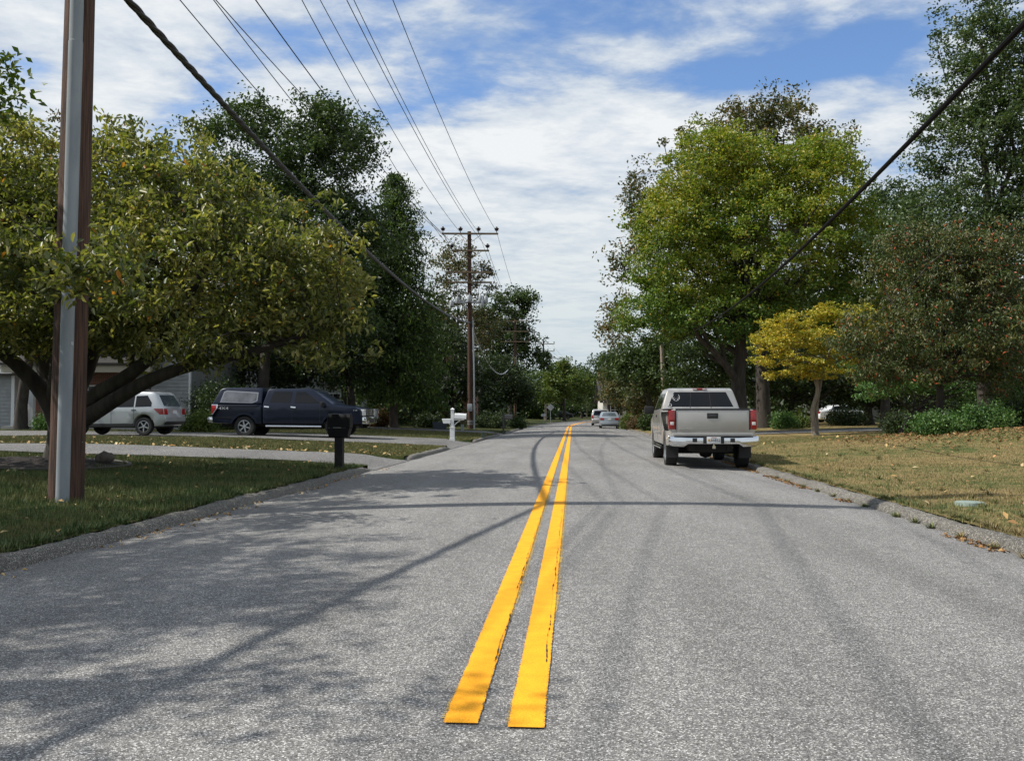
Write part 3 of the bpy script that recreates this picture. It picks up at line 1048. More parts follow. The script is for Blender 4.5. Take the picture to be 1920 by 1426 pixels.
def make_tree(name, label, base, blobs, leafmat, barkmat, trunk_r, n_clumps, clump_r, leaves_per, leaf, seed,
              cat='tree', group=None, up=0.5, droop=0.0, hexa=False, aspect=0.55, surf=0.62, flat=0.7, wisp=0.10, n_limbs=9,
              trunk_top=None, trunk_paths=None, n_twigs=60, extra=None, fork=0.35, collapse=False, transform=None):
    rg = np.random.default_rng(seed)
    base = Vector(base)
    B = [tuple(np.array(b[:3]) - np.array(base)) + tuple(b[3:]) for b in blobs]
    root = empty(name, base, 0, label, cat, group)
    cc, uu = clump_centers(B, n_clumps, rg, surf, wisp)
    cc = cc[cc[:, 2] > 0.15]
    # wood
    mb = MB()
    allb = np.array(B)
    ctr = (allb[:, :3] * (allb[:, 3:].prod(1))[:, None]).sum(0) / allb[:, 3:].prod(1).sum()
    top = np.array(trunk_top) - np.array(base) if trunk_top is not None else np.array([ctr[0], ctr[1], ctr[2] + 0.25 * allb[:, 5].max()])
    anchors = []
    if trunk_paths is None:
        H = top[2]
        pts, rad = [], []
        k = 8
        for i in range(k + 1):
            t = i / k
            e_ = t ** 1.6
            pts.append((top[0] * e_ + rg.normal(0, .02) * H * .3 * (0 < i), top[1] * e_ + rg.normal(0, .02) * H * .3 * (0 < i), H * t - (0.2 if i == 0 else 0)))
            fl = 1.55 if i == 0 else 1.0
            rad.append(max(trunk_r * fl * (1 - 0.82 * t), 0.03))
        pts.insert(1, (pts[0][0], pts[0][1], 0.25)); rad.insert(1, trunk_r * 1.12)
        mb.tube(pts, rad, 10)
        anchors = [(np.array(p), r) for p, r in zip(pts, rad)][2:]
        far = cc[rg.permutation(len(cc))][:n_limbs]
        for c in far:
            h = np.clip(c[2] * (0.35 + 0.3 * rg.random()), H * fork, H * 0.95)
            j = min(range(len(anchors)), key=lambda q: abs(anchors[q][0][2] - h))
            p0, r0 = anchors[j]
            pp = limb_path(p0, c, rg, 5)
            rr = [max(r0 * 0.62 * (1 - 0.8 * q / 5), 0.018) for q in range(6)]
            mb.tube(pp, rr, 6, cap=False)
            anchors += [(np.array(p), r) for p, r in zip(pp[1:], rr[1:])]
    else:
        for path, rads in trunk_paths:
            pp = [np.array(p) - np.array(base) for p in path]
            # smooth the path
            q = [pp[0]]
            qr = [rads[0]]
            for i in range(len(pp) - 1):
                for t in (0.33, 0.66, 1.0):
                    q.append(pp[i] * (1 - t) + pp[i + 1] * t + (rg.normal(0, 0.02, 3) if t < 1 else 0))
                    qr.append(rads[i] * (1 - t) + rads[i + 1] * t)
            for _ in range(2):
                q = [q[0]] + [(q[i - 1] + 2 * q[i] + q[i + 1]) / 4 for i in range(1, len(q) - 1)] + [q[-1]]
            mb.tube(q, qr, 10)
            anchors += [(p, r) for p, r in list(zip(q, qr))[len(q) // 3:]]
        far = cc[rg.permutation(len(cc))][:n_limbs]
        A = np.array([a[0] for a in anchors])
        for c in far:
            j = int(np.argmin(np.linalg.norm((A - c) * [1, 1, 1.4], axis=1) + rg.random(len(A)) * 0.8))
            p0, r0 = anchors[j]
            pp = limb_path(p0, c, rg, 4, 0.2)
            rr = [max(r0 * 0.5 * (1 - 0.75 * q / 4), 0.010) for q in range(5)]
            mb.tube(pp, rr, 5, cap=False)
            anchors += [(np.array(p), r) for p, r in zip(pp[1:], rr[1:])]
    mb.build('trunk', barkmat, root, smooth=True, angle=80, fix=False)
    # twigs
    tw = MB()
    A = np.array([a[0] for a in anchors])
    for c in cc[rg.permutation(len(cc))][:n_twigs]:
        j = int(np.argmin(np.linalg.norm(A - c, axis=1)))
        pp = limb_path(A[j], c + rg.normal(0, clump_r * .3, 3), rg, 3, 0.15)
        r0 = min(anchors[j][1] * 0.5, 0.05)
        tw.tube(pp, [r0, r0 * .7, r0 * .45, 0.006], 4, cap=False)
    if n_twigs:
        tw.build('branches', barkmat, root, fix=False)
    # leaves
    n = len(cc)
    k = (leaves_per * (0.5 + rg.random(n))).astype(int)
    idx = np.repeat(np.arange(n), k)
    m = len(idx)
    u = rg.normal(0, 1, (m, 3)); u /= np.linalg.norm(u, axis=1)[:, None]
    r = rg.random(m) ** 0.5
    cr = clump_r * (0.55 + 0.9 * rg.random(n))
    P = cc[idx] + u * (r * cr[idx])[:, None] * [1, 1, flat]
    P[:, 2] -= droop * 0.35 * (r * cr[idx])
    P = P[P[:, 2] > 0.05]
    me = leaves_mesh('crown', P, leaf, rg, up, droop, aspect, hexa=hexa)
    o = link('crown', me, leafmat, root)
    return root


BARK = mat('bark_brown', (0.060, 0.045, 0.034), (0.115, 0.090, 0.068), scale=6, rough=0.95, bump=0.8, bscale=14, stretch=(1, 1, 0.25))
BARK_D = mat('bark_dark', (0.028, 0.023, 0.019), (0.060, 0.050, 0.040), scale=6, rough=0.95, bump=0.8, bscale=14, stretch=(1, 1, 0.25))
BARK_P = mat('bark_pale', (0.16, 0.135, 0.11), (0.27, 0.235, 0.195), scale=9, rough=0.9, bump=0.5, bscale=20, stretch=(1, 1, 0.3))

L_DOG = leaf_mat('leaf_dogwood', (0.062, 0.084, 0.022), (0.155, 0.168, 0.046), (0.350, 0.315, 0.105), (0.50, 0.20, 0.04), 0.991, rough=0.42, spec=0.45, transl=0.34)
L_GREEN = leaf_mat('leaf_deep_green', (0.030, 0.054, 0.016), (0.052, 0.085, 0.024), (0.085, 0.120, 0.034), rough=.45)
L_DARK = leaf_mat('leaf_dark', (0.022, 0.038, 0.014), (0.038, 0.060, 0.020), (0.060, 0.085, 0.028))
L_CYP = leaf_mat('leaf_cypress', (0.030, 0.062, 0.014), (0.070, 0.120, 0.026), (0.140, 0.190, 0.042), rough=0.7, clump=0.7)
L_MAPLE = leaf_mat('leaf_yellow_green_maple', (0.105, 0.170, 0.022), (0.195, 0.245, 0.030), (0.330, 0.295, 0.040), (0.38, 0.26, 0.04), 0.97, rough=0.5, clump=0.25, transl=0.28, low=(4.0, 12.0, (0.035, 0.085, 0.016), (0.130, 0.215, 0.036)))
L_OAK = leaf_mat('leaf_oak_brown_green', (0.055, 0.070, 0.028), (0.095, 0.105, 0.040), (0.170, 0.130, 0.055), (0.22, 0.11, 0.04), 0.95, clump=0.35)
L_JAP = leaf_mat('leaf_golden', (0.19, 0.21, 0.03), (0.40, 0.36, 0.045), (0.58, 0.44, 0.06), (0.60, 0.32, 0.03), 0.96, rough=0.55, clump=0.8)
L_RED = leaf_mat('leaf_reddening', (0.042, 0.068, 0.022), (0.080, 0.108, 0.036), (0.165, 0.150, 0.062), (0.42, 0.10, 0.05), 0.962, rough=0.45, spec=0.35, clump=0.7)
L_PEAR = leaf_mat('leaf_glossy_green', (0.040, 0.070, 0.024), (0.065, 0.105, 0.034), (0.105, 0.140, 0.050), rough=0.38, spec=0.55)
L_SHRUB = leaf_mat('leaf_shrub', (0.045, 0.105, 0.028), (0.075, 0.155, 0.040), (0.13, 0.21, 0.055), rough=0.45)
L_BRONZE = leaf_mat('leaf_bronze', (0.06, 0.05, 0.020), (0.12, 0.075, 0.03), (0.18, 0.10, 0.04))
L_LIME = leaf_mat('leaf_lime', (0.050, 0.090, 0.016), (0.090, 0.130, 0.022), (0.14, 0.16, 0.03))


def blob(px, py, Y, rx, ry, depth=None, fl=1.0):
    """blob whose picture centre is (px,py) with pixel radii rx, ry at depth Y"""
    p = pw(px, py, Y)
    a, c = rx / F * Y, ry / F * Y
    return (p.x, Y, p.z, a, (depth if depth else a), c)


def base_at(px, Y):
    x = (px - 960) / F * Y
    return (x, Y, gz(x, Y) - 0.05)


# --- left: the dogwood over the verge
YB = 17.4
bs = base_at(112, YB)
dog_blobs = [blob(110, 480, 16.5, 230, 160, 3.2), blob(380, 480, 16.0, 235, 130, 3.0), blob(560, 520, 15.8, 115, 95, 1.8),
             blob(330, 370, 16.5, 190, 70, 2.6), blob(50, 320, 16.8, 150, 80, 2.5), blob(300, 610, 15.6, 200, 60, 2.4), blob(260, 290, 17.0, 100, 45, 1.8),
             blob(520, 610, 15.6, 120, 40, 1.6), blob(610, 440, 15.0, 60, 22, 0.7), blob(640, 600, 15.2, 55, 20, 0.6), blob(620, 500, 15.0, 50, 18, 0.6),
             blob(-160, 470, 15.5, 220, 160, 3.0), blob(90, 560, 14.2, 170, 60, 1.6), blob(215, 455, 10.6, 45, 26, 0.45), blob(160, 505, 10.4, 85, 32, 0.5),
             blob(60, 480, 11.4, 120, 70, 0.9), blob(230, 560, 13.5, 70, 40, 0.8), blob(450, 370, 15.9, 90, 40, 1.2), blob(590, 370, 15.9, 30, 15, .5), blob(600, 660, 15.4, 70, 26, .9), blob(400, 660, 15.2, 90, 24, 1.0), blob(690, 655, 15.2, 24, 10, .3), blob(672, 420, 15.0, 22, 9, .3), blob(200, 640, 15.0, 60, 24, .9), blob(40, 620, 16.0, 110, 34, 1.6), blob(360, 250, 17, 40, 16, .6), blob(660, 530, 15, 22, 10, .3)]
def PX(px, py, Y): return tuple(pw(px, py, Y))
dog_paths = [
    ([(bs[0], bs[1], bs[2] - .2), (bs[0] + .02, bs[1], bs[2] + .45), PX(118, 805, 17.3), PX(108, 760, 17.2)], [.36, .25, .23, .22]),
    ([PX(112, 800, 17.2), PX(85, 735, 17.0), PX(40, 690, 16.6), PX(-20, 648, 16.0), PX(-120, 610, 15.5)], [.19, .17, .14, .11, .07]),
    ([PX(110, 790, 17.3), PX(90, 700, 17.4), PX(62, 640, 17.4), PX(60, 560, 17.5), PX(90, 450, 17.2), PX(110, 360, 17)], [.19, .17, .15, .12, .08, .03]),
    ([PX(120, 800, 17.2), PX(170, 745, 16.8), PX(225, 715, 16.4), PX(290, 665, 16.0), PX(330, 600, 15.8), PX(380, 500, 15.8), PX(420, 410, 16)], [.19, .16, .135, .11, .09, .06, .03]),
    ([PX(125, 805, 17.1), PX(185, 768, 16.6), PX(250, 728, 16.2), PX(330, 690, 15.8), PX(430, 668, 15.5), PX(540, 640, 15.4), PX(640, 590, 15.2)], [.18, .15, .13, .11, .085, .06, .02]),
    ([PX(115, 790, 17.2), PX(165, 700, 17.2), PX(190, 600, 17.2), PX(240, 480, 17), PX(280, 360, 17)], [.17, .14, .11, .07, .03]),
    ([PX(100, 750, 17.1), PX(110, 640, 15.5), PX(120, 580, 13.5), PX(130, 530, 11.6), PX(190, 480, 10.6)], [.13, .10, .07, .04, .015]),
]
make_tree('dogwood_tree', 'broad low dogwood with yellowing drooping leaves behind the near utility pole', bs, dog_blobs, L_DOG, BARK_D,
          0.2, 1850, 0.27, 37, 0.118, 101, up=0.55, droop=0.65, hexa=True, aspect=0.42, surf=0.55, wisp=0.22, flat=0.75, n_limbs=70, trunk_paths=dog_paths, n_twigs=420)

# --- left, mostly outside the frame: the tree that shades the near road
make_tree('shade_tree', 'tree at the far left edge, only a sprig of its pale leaves in the picture', (-11.8, 8.0, 0.2),
          [(-9.1, 3.25, 7.0, 2.7, 0.55, 1.0), (-8.9, 3.2, 6.9, 2.2, 0.5, 0.9), (-9.6, 2.6, 6.8, 2.4, 0.7, 1.0), (-9.6, 2.9, 6.8, 2.0, 0.8, 1.0), (-9.9, 5.15, 7.4, 2.2, 0.8, 1.8), (-11.2, 8.4, 7.4, 3.4, 2.2, 2.0), (-11.6, 5.0, 8.0, 3, 3, 2.0), (-12.5, 6.0, 9, 4, 4, 2.4), (-6.75, 12.0, 5.75, 0.40, 0.5, 0.36), (-7.4, 12.2, 5.95, 0.5, 0.6, 0.4), (-9.3, 11.5, 6.9, 1.2, 1.2, 0.8)],
          L_LIME, BARK, 0.22, 820, 0.42, 60, 0.12, 102, n_limbs=16, n_twigs=140)

# --- left background trees
make_tree('broad_leaf_tree', 'tallest dark green broadleaf tree behind the dogwood, left of the cypress', base_at(490, 48),
          [blob(470, 330, 48, 130, 120, 4.5), blob(610, 300, 48, 105, 110, 4.5), blob(540, 470, 48, 190, 130, 5), blob(480, 230, 48, 60, 50, 2), blob(620, 240, 48, 80, 50, 3), blob(400, 400, 48, 90, 80, 3), blob(570, 600, 47, 130, 60, 3.5), blob(680, 420, 48, 45, 70, 2)],
          L_GREEN, BARK_D, 0.36, 1050, 0.85, 62, 0.21, 103, n_limbs=22, n_twigs=160, surf=0.6)
make_tree('broad_leaf_tree', 'dark tree showing its crown over the dogwood left of the near pole', base_at(40, 44.5),
          [blob(70, 330, 40, 130, 110, 3.2), blob(230, 350, 41, 110, 100, 3), blob(20, 420, 40, 130, 150, 3.2), blob(170, 480, 40, 200, 120, 4)],
          L_OAK, BARK_D, 0.30, 430, 0.8, 52, 0.19, 104, n_limbs=14, n_twigs=60)


def conifer(name, label, base, h, rad, z0, leafmat, seed, n_tiers=46, per=10, leaf=0.26, k=34, trunk_r=0.3, group=None):
    rg = np.random.default_rng(seed)
    root = empty(name, base, 0, label, 'tree', group)
    mb = MB()
    mb.tube([(0, 0, -.2), (0, 0, .35), (0, 0, h * .5), (0, 0, h * .97)], [trunk_r * 1.7, trunk_r, trunk_r * .55, .03], 10)
    br = MB()
    P = []
    for i in range(n_tiers):
        t = i / n_tiers
        z = z0 + (h - z0) * t
        rr = rad * (1 - t) ** 0.55 * (0.85 + 0.3 * rg.random())
        if t < 0.12:
            rr *= 0.75 + t * 2
        for j in range(max(4, int(per * (1 - 0.5 * t)))):
            a = rg.random() * 6.283
            L_ = rr * (0.6 + 0.5 * rg.random())
            tip = np.array([math.cos(a) * L_, math.sin(a) * L_, z + L_ * (0.12 - 0.28 * (1 - t))])
            st = np.array([0, 0, z])
            br.tube([st, (st + tip) / 2 + [0, 0, .12 * L_], tip], [0.05, 0.03, 0.01], 4, cap=False)
            nn = int(k * (0.4 + L_ / rad))
            q = rg.random(nn) ** 0.6
            p = st + (tip - st) * q[:, None]
            p[:, 2] += np.sin(q * 3.14) * .12 * L_
            sp = (0.10 + 0.28 * q * min(1, L_))[:, None]
            p = p + rg.normal(0, 1, (nn, 3)) * sp * [1, 1, .45]
            p[:, 2] -= rg.random(nn) * 0.45
            P.append(p)
    mb.build('trunk', BARK, root, smooth=True, fix=False)
    br.build('branches', BARK_D, root, fix=False)
    P = np.concatenate(P)
    me = leaves_mesh('crown', P, leaf, rg, 0.1, 0.9, 0.30)
    link('crown', me, leafmat, root)
    return root


b = base_at(738, 58)
conifer('cypress_tree', 'tall pointed cypress with feathery green foliage left of the second utility pole', b, pw(738, 318, 58).z - b[2], 4.3, 2.0, L_CYP, 105, n_tiers=66, per=13, k=50, leaf=0.28)
make_tree('broad_leaf_tree', 'dark leafy mass between the tall tree and the cypress trunk', base_at(660, 55),
          [blob(650, 600, 55, 95, 95, 3.2), blob(600, 690, 54, 100, 40, 2.5), blob(700, 520, 56, 50, 60, 2)], L_DARK, BARK_D, 0.3, 300, 0.8, 52, 0.24, 106, n_limbs=10, n_twigs=30)
make_tree('oak_tree', 'thin oak showing bare twigs behind the second utility pole', base_at(858, 84),
          [blob(848, 505, 84, 52, 55, 2.4), blob(845, 610, 84, 70, 70, 3), blob(900, 530, 84, 26, 46, 1.2), blob(862, 468, 84, 30, 20, 1), blob(900, 620, 86, 40, 50, 2)],
          L_OAK, BARK_D, 0.3, 290, 0.75, 34, 0.26, 107, n_limbs=14, n_twigs=90)
make_tree('broad_leaf_tree', 'rounded green tree standing right of the second utility pole', base_at(955, 124),
          [blob(955, 585, 124, 42, 50, 3.2), blob(985, 562, 124, 24, 28, 2), blob(935, 640, 124, 50, 55, 4), blob(985, 650, 124, 36, 42, 2.6), blob(1010, 672, 124, 26, 24, 2), blob(915, 600, 124, 30, 40, 2)],
          L_GREEN, BARK_D, 0.36, 380, 0.95, 46, 0.38, 108, n_limbs=12, n_twigs=50)
make_tree('broad_leaf_tree', 'low dark spreading tree behind the third mailbox', base_at(905, 104),
          [blob(895, 705, 104, 80, 48, 4), blob(950, 722, 106, 55, 40, 3), blob(840, 700, 100, 50, 55, 3), blob(985, 740, 106, 32, 28, 2.4)],
          L_DARK, BARK_D, 0.3, 340, 0.95, 46, 0.34, 109, n_limbs=12, n_twigs=30)
make_tree('broad_leaf_tree', 'dark low tree standing just behind the second utility pole', base_at(850, 71),
          [blob(850, 690, 71, 62, 55, 1.6), blob(810, 720, 70, 45, 36, 1.6), blob(884, 725, 71, 30, 34, 1.2), blob(845, 640, 71, 36, 30, 1.3)],
          L_DARK, BARK_D, 0.2, 230, 0.65, 44, 0.22, 133, n_limbs=10, n_twigs=20)
make_tree('broad_leaf_tree', 'lighter green tree over the far road on the left of the bend', base_at(1058, 140),
          [blob(1055, 712, 140, 38, 30, 4), blob(1080, 725, 143, 30, 30, 3), blob(1025, 735, 138, 30, 24, 3), blob(1050, 690, 140, 22, 14, 2)],
          L_LIME, BARK_D, 0.3, 230, 1.1, 46, 0.40, 110, n_limbs=10, n_twigs=20)
make_tree('broad_leaf_tree', 'dark tree at the end of the road where it bends away', base_at(1090, 190),
          [blob(1090, 712, 190, 45, 28, 5), blob(1120, 730, 190, 50, 30, 5), blob(1050, 730, 195, 50, 30, 5), blob(1105, 756, 185, 50, 16, 4)],
          L_GREEN, BARK_D, 0.3, 260, 1.4, 42, 0.5, 111, n_limbs=8, n_twigs=0)

# --- right side
make_tree('maple_tree', 'large yellow-green maple rising behind the parked champagne pickup', base_at(1383, 47),
          [blob(1330, 350, 47, 120, 110, 4), blob(1545, 350, 47, 95, 95, 3.6), blob(1270, 460, 46.5, 100, 120, 4), blob(1440, 470, 46, 150, 120, 4.5), blob(1590, 460, 47, 70, 90, 3.2),
           blob(1230, 590, 46.5, 75, 55, 3.2), blob(1330, 590, 46, 110, 60, 3.5), blob(1350, 290, 47, 70, 60, 2.5), blob(1530, 290, 47, 60, 45, 2.3), blob(1590, 570, 47, 90, 60, 3), blob(1470, 600, 46.5, 110, 40, 3), blob(1430, 330, 48, 60, 70, 2.5)],
          L_MAPLE, BARK_D, 0.46, 1750, 0.62, 62, 0.18, 112, n_limbs=26, n_twigs=200, surf=0.66, flat=0.6, trunk_top=PX(1400, 420, 47), fork=0.3)
make_tree('oak_tree', 'taller browning oak showing its crown above and behind the yellow-green maple', base_at(1430, 62),
          [blob(1440, 270, 62, 120, 95, 4.5), blob(1330, 270, 62, 75, 60, 3), blob(1570, 290, 62, 60, 55, 3), blob(1450, 205, 62, 90, 38, 3), blob(1200, 380, 62, 30, 85, 2.5), blob(1160, 480, 62, 26, 32, 2), blob(1160, 600, 62, 32, 60, 2.5), blob(1420, 450, 63, 170, 140, 5), blob(1230, 500, 62, 60, 120, 3)],
          L_OAK, BARK_D, 0.48, 640, 0.85, 46, 0.26, 113, n_limbs=26, n_twigs=200, surf=0.6)
make_tree('pear_tree', 'towering glossy green tree filling the right edge of the picture', base_at(1850, 32),
          [blob(1830, 110, 32, 80, 130, 1.9), blob(1900, 60, 32, 90, 170, 2), blob(1790, 250, 32, 75, 110, 1.8), blob(1870, 300, 32, 130, 160, 2.8), blob(1780, 430, 32, 120, 90, 2.4), blob(1900, 480, 32, 130, 150, 2.8), blob(1990, 250, 32, 130, 260, 2.8), blob(1700, 380, 33, 50, 40, 1.2), blob(1690, 440, 31, 60, 50, 1.4), blob(1760, 520, 30.4, 60, 40, 1.2), blob(1870, 620, 33, 130, 90, 2.6)],
          L_PEAR, BARK_D, 0.26, 1150, 0.46, 62, 0.135, 114, n_limbs=26, n_twigs=240, surf=0.6, trunk_top=PX(1860, 60, 32))
make_tree('dogwood_tree', 'reddening dogwood with narrow drooping leaves in front of the towering green tree', base_at(1760, 29.5),
          [blob(1740, 520, 29, 110, 80, 2), blob(1640, 620, 29, 80, 60, 1.6), blob(1760, 640, 28.5, 120, 70, 2), blob(1850, 560, 29, 90, 100, 2), blob(1690, 690, 28.5, 90, 35, 1.4), blob(1800, 460, 29, 80, 50, 1.5), blob(1870, 680, 29, 70, 60, 1.4), blob(1620, 680, 28.6, 50, 26, .8), blob(1880, 470, 28, 60, 60, 1.5), blob(1590, 640, 28.6, 30, 30, .6), blob(1700, 440, 29, 50, 30, .8), blob(1900, 600, 27, 60, 100, 1.2)],
          L_RED, BARK_D, 0.15, 800, 0.36, 50, 0.13, 115, wisp=0.25, n_limbs=30, n_twigs=220, droop=0.8, up=0.25, aspect=0.36, flat=0.6, surf=0.35)
make_tree('broad_leaf_tree', 'low spreading dark green tree under the reddening dogwood', base_at(1690, 33),
          [blob(1660, 690, 33, 75, 18, 1.6), blob(1720, 720, 33, 80, 20, 1.6), blob(1640, 735, 33, 50, 14, 1.2), blob(1700, 655, 33, 60, 18, 1.4), blob(1830, 720, 34, 80, 40, 1.6), blob(1900, 740, 34, 60, 50, 1.6)],
          L_SHRUB, BARK_D, 0.10, 260, 0.30, 60, 0.11, 131, n_limbs=16, n_twigs=60, flat=0.45, surf=.4)
make_tree('broad_leaf_tree', 'mid green tree between the yellow-green maple and the towering tree', base_at(1660, 50),
          [blob(1680, 400, 50, 70, 70, 2.6), blob(1650, 520, 50, 80, 100, 3), blob(1720, 470, 50, 70, 110, 3), blob(1690, 640, 50, 110, 80, 3)],
          L_GREEN, BARK_D, 0.28, 430, 0.75, 50, 0.2, 116, n_limbs=14, n_twigs=70)
# yellow Japanese maple
bj = base_at(1531, 40)
jm_paths = [
    ([(bj[0], bj[1], bj[2] - .2), PX(1526, 800, 40), PX(1522, 770, 40), PX(1531, 745, 40), PX(1534, 720, 40), PX(1528, 690, 40), PX(1490, 650, 40), PX(1450, 640, 39.8)], [.20, .13, .095, .085, .07, .05, .03, .015]),
    ([PX(1530, 805, 40.1), PX(1530, 765, 40.1), PX(1535, 735, 40.1), PX(1543, 700, 40.2), PX(1560, 650, 40.2), PX(1580, 600, 40.2)], [.11, .085, .07, .05, .035, .015]),
    ([PX(1534, 735, 40), PX(1522, 690, 40.2), PX(1515, 640, 40.3), PX(1520, 595, 40.3)], [.05, .04, .03, .015])]
make_tree('japanese_maple_tree', 'small golden yellow maple with a crooked pale trunk on the right lawn', bj,
          [blob(1470, 600, 40, 45, 13, 1.1), blob(1530, 590, 40, 50, 18, 1.3), blob(1590, 590, 40, 50, 16, 1.2), blob(1450, 640, 39.6, 46, 20, 1.2), blob(1530, 635, 39.6, 70, 24, 1.6), blob(1440, 678, 39.5, 40, 12, 1), blob(1500, 672, 39.5, 60, 16, 1.3), blob(1600, 640, 40, 45, 26, 1.3), blob(1555, 700, 39.6, 60, 12, 1.1), blob(1570, 570, 40.3, 24, 9, .7), blob(1620, 610, 40, 40, 22, 1.2), blob(1490, 700, 39.5, 50, 10, 1), blob(1415, 640, 39.4, 20, 8, .5), blob(1480, 625, 40.5, 60, 26, 1.4), blob(1570, 670, 40.5, 60, 22, 1.3)],
          L_JAP, BARK_P, 0.10, 430, 0.34, 46, 0.12, 117, n_limbs=30, n_twigs=170, trunk_paths=jm_paths, flat=0.40, up=0.8, surf=0.35, wisp=0.30)
# understorey greens behind the truck and along the right
make_tree('broad_leaf_tree', 'low dark green tree behind the second trunk right of the pickup', base_at(1480, 64),
          [blob(1480, 690, 64, 90, 70, 3), blob(1560, 720, 64, 90, 55, 3), blob(1390, 690, 66, 80, 60, 3), blob(1300, 690, 66, 70, 60, 3), blob(1640, 720, 62, 80, 50, 3), blob(1740, 720, 56, 100, 50, 3)],
          L_GREEN, BARK_D, 0.3, 520, 0.75, 50, 0.24, 118, n_limbs=14, n_twigs=60)
t = MB()
b = base_at(1432, 56)
rt = empty('oak_tree', b, 0, 'bare straight trunk right of the parked pickup, its crown lost in the foliage', 'tree')
t.tube([(0, 0, -.2), (0, 0, .3), (-.1, 0, 4), (-.15, 0, 7.5)], [.62, .46, .38, .3], 10)
t.build('trunk', BARK_D, rt, smooth=True, angle=80, fix=False)
rg_ = np.random.default_rng(9)
cc = np.array([-.15, 0, 7.8]) + rg_.normal(0, 1, (5200, 3)) * [1.9, 1.9, 1.1]
link('crown', leaves_mesh('crown', cc, 0.22, rg_), L_GREEN, rt)
make_tree('broad_leaf_tree', 'small dark trunked tree beside the white fragment of the right house', base_at(1628, 60),
          [blob(1628, 735, 60, 55, 30, 2), blob(1600, 700, 60, 70, 40, 2.4), blob(1680, 740, 60, 50, 30, 2)], L_DARK, BARK_D, 0.34, 150, 0.6, 46, 0.2, 119, n_limbs=8, n_twigs=40)
make_tree('broad_leaf_tree', 'dark green tree left of and behind the yellow-green maple', base_at(1215, 78),
          [blob(1215, 690, 78, 60, 55, 3), blob(1170, 680, 80, 40, 40, 2.6), blob(1260, 650, 78, 50, 60, 3)],
          L_GREEN, BARK_D, 0.3, 330, 0.85, 46, 0.28, 120, n_limbs=10, n_twigs=40)
make_tree('broad_leaf_tree', 'olive brown bushy tree above the parked silver sedan', base_at(1180, 88),
          [blob(1175, 735, 88, 45, 34, 2.6), blob(1205, 750, 84, 34, 34, 2.2), blob(1150, 715, 92, 24, 34, 2)],
          L_OAK, BARK_D, 0.2, 260, 0.7, 46, 0.26, 121, n_limbs=10, n_twigs=40)
make_tree('broad_leaf_tree', 'far green tree behind the parked cars at the bend', base_at(1135, 150),
          [blob(1130, 700, 150, 36, 34, 4), blob(1150, 680, 150, 26, 24, 3), blob(1110, 735, 150, 36, 26, 3.5), blob(1160, 745, 130, 40, 30, 3)],
          L_GREEN, BARK_D, 0.3, 240, 1.1, 44, 0.38, 122, n_limbs=8, n_twigs=0)


def shrub(name, label, px, Y, rx_px, h_px, leafmat, seed, n=60, k=60, leaf=0.09, depth=None, group=None, cr=0.22, z_off=0.0):
    rg = np.random.default_rng(seed)
    b = base_at(px, Y)
    root = empty(name, b, 0, label, 'shrub', group)
    rx, h = rx_px / F * Y, h_px / F * Y
    cc, _ = clump_centers([(0, 0, h * .45, rx, depth or rx * .7, h * .55)], n, rg, 0.7)
    cc = cc[cc[:, 2] > 0.03]
    st = MB()
    for c in cc[:24]:
        st.tube([(c[0] * .2, c[1] * .2, -.05), (c[0] * .6, c[1] * .6, c[2] * .6), tuple(c)], [.018, .012, .005], 4, cap=False)
    st.build('stems', BARK_D, root, fix=False)
    idx = np.repeat(np.arange(len(cc)), k)
    u = rg.normal(0, 1, (len(idx), 3)) * cr * .55
    P = cc[idx] + u
    P = P[P[:, 2] > 0.02]
    link('foliage', leaves_mesh('foliage', P, leaf, rg, 0.4, 0.1, 0.5), leafmat, root)
    return root


shrub('shrub', 'bright green shrub on the mound at the right, left half', 1760, 26.8, 55, 42, L_SHRUB, 201, 110, 60, 0.085)
shrub('shrub', 'bright green shrub on the mound at the right, right half', 1845, 27.2, 58, 45, L_SHRUB, 202, 110, 60, 0.085)
shrub('shrub', 'dark shrub at the right edge beyond the mound', 1925, 28, 70, 60, L_DARK, 203, 110, 60, 0.09)
shrub('shrub', 'rounded green shrub beside the bare trunk right of the pickup', 1465, 52, 26, 30, L_SHRUB, 204, 60, 60, 0.12, cr=.3)
shrub('shrub', 'small yellowish shrub between the bare trunk and the golden maple', 1500, 53, 17, 20, L_LIME, 205, 40, 50, 0.12, cr=.3)
shrub('shrub', 'reddish brown low shrub by the kerb behind the parked sedan', 1200, 66, 26, 20, L_BRONZE, 206, 60, 60, 0.14, cr=.3)
shrub('shrub', 'green and gold shrub at the kerb just right of the silver sedan', 1178, 70, 14, 24, L_LIME, 207, 50, 60, 0.14, cr=.3)
shrub('shrub', 'green shrub left of the side mirror of the parked pickup', 1215, 60, 16, 30, L_GREEN, 208, 50, 60, 0.14, cr=.3)
shrub('shrub', 'yellow-green bush between the silver wagon and the blue pickup', 372, 41.5, 34, 34, L_LIME, 209, 90, 60, 0.10, cr=.3)
shrub('shrub', 'tall grey-green shrub behind the blue pickup canopy', 415, 46, 60, 95, L_GREEN, 210, 170, 60, 0.12, cr=.4)
shrub('shrub', 'bush under the dogwood beside the porch column', 92, 42.5, 18, 26, L_SHRUB, 211, 50, 60, 0.11, cr=.3)
shrub('shrub', 'bronze shrub beside the white pickup and the cypress trunk', 708, 60, 26, 28, L_BRONZE, 212, 60, 60, 0.15, cr=.35)
shrub('shrub', 'clipped dark shrub left of the white mailbox', 800, 62, 22, 22, L_DARK, 213, 60, 60, 0.14, cr=.35)
shrub('shrub', 'low dark hedge beneath the trees right of the second utility pole', 915, 68, 40, 26, L_DARK, 214, 80, 60, 0.15, cr=.4)
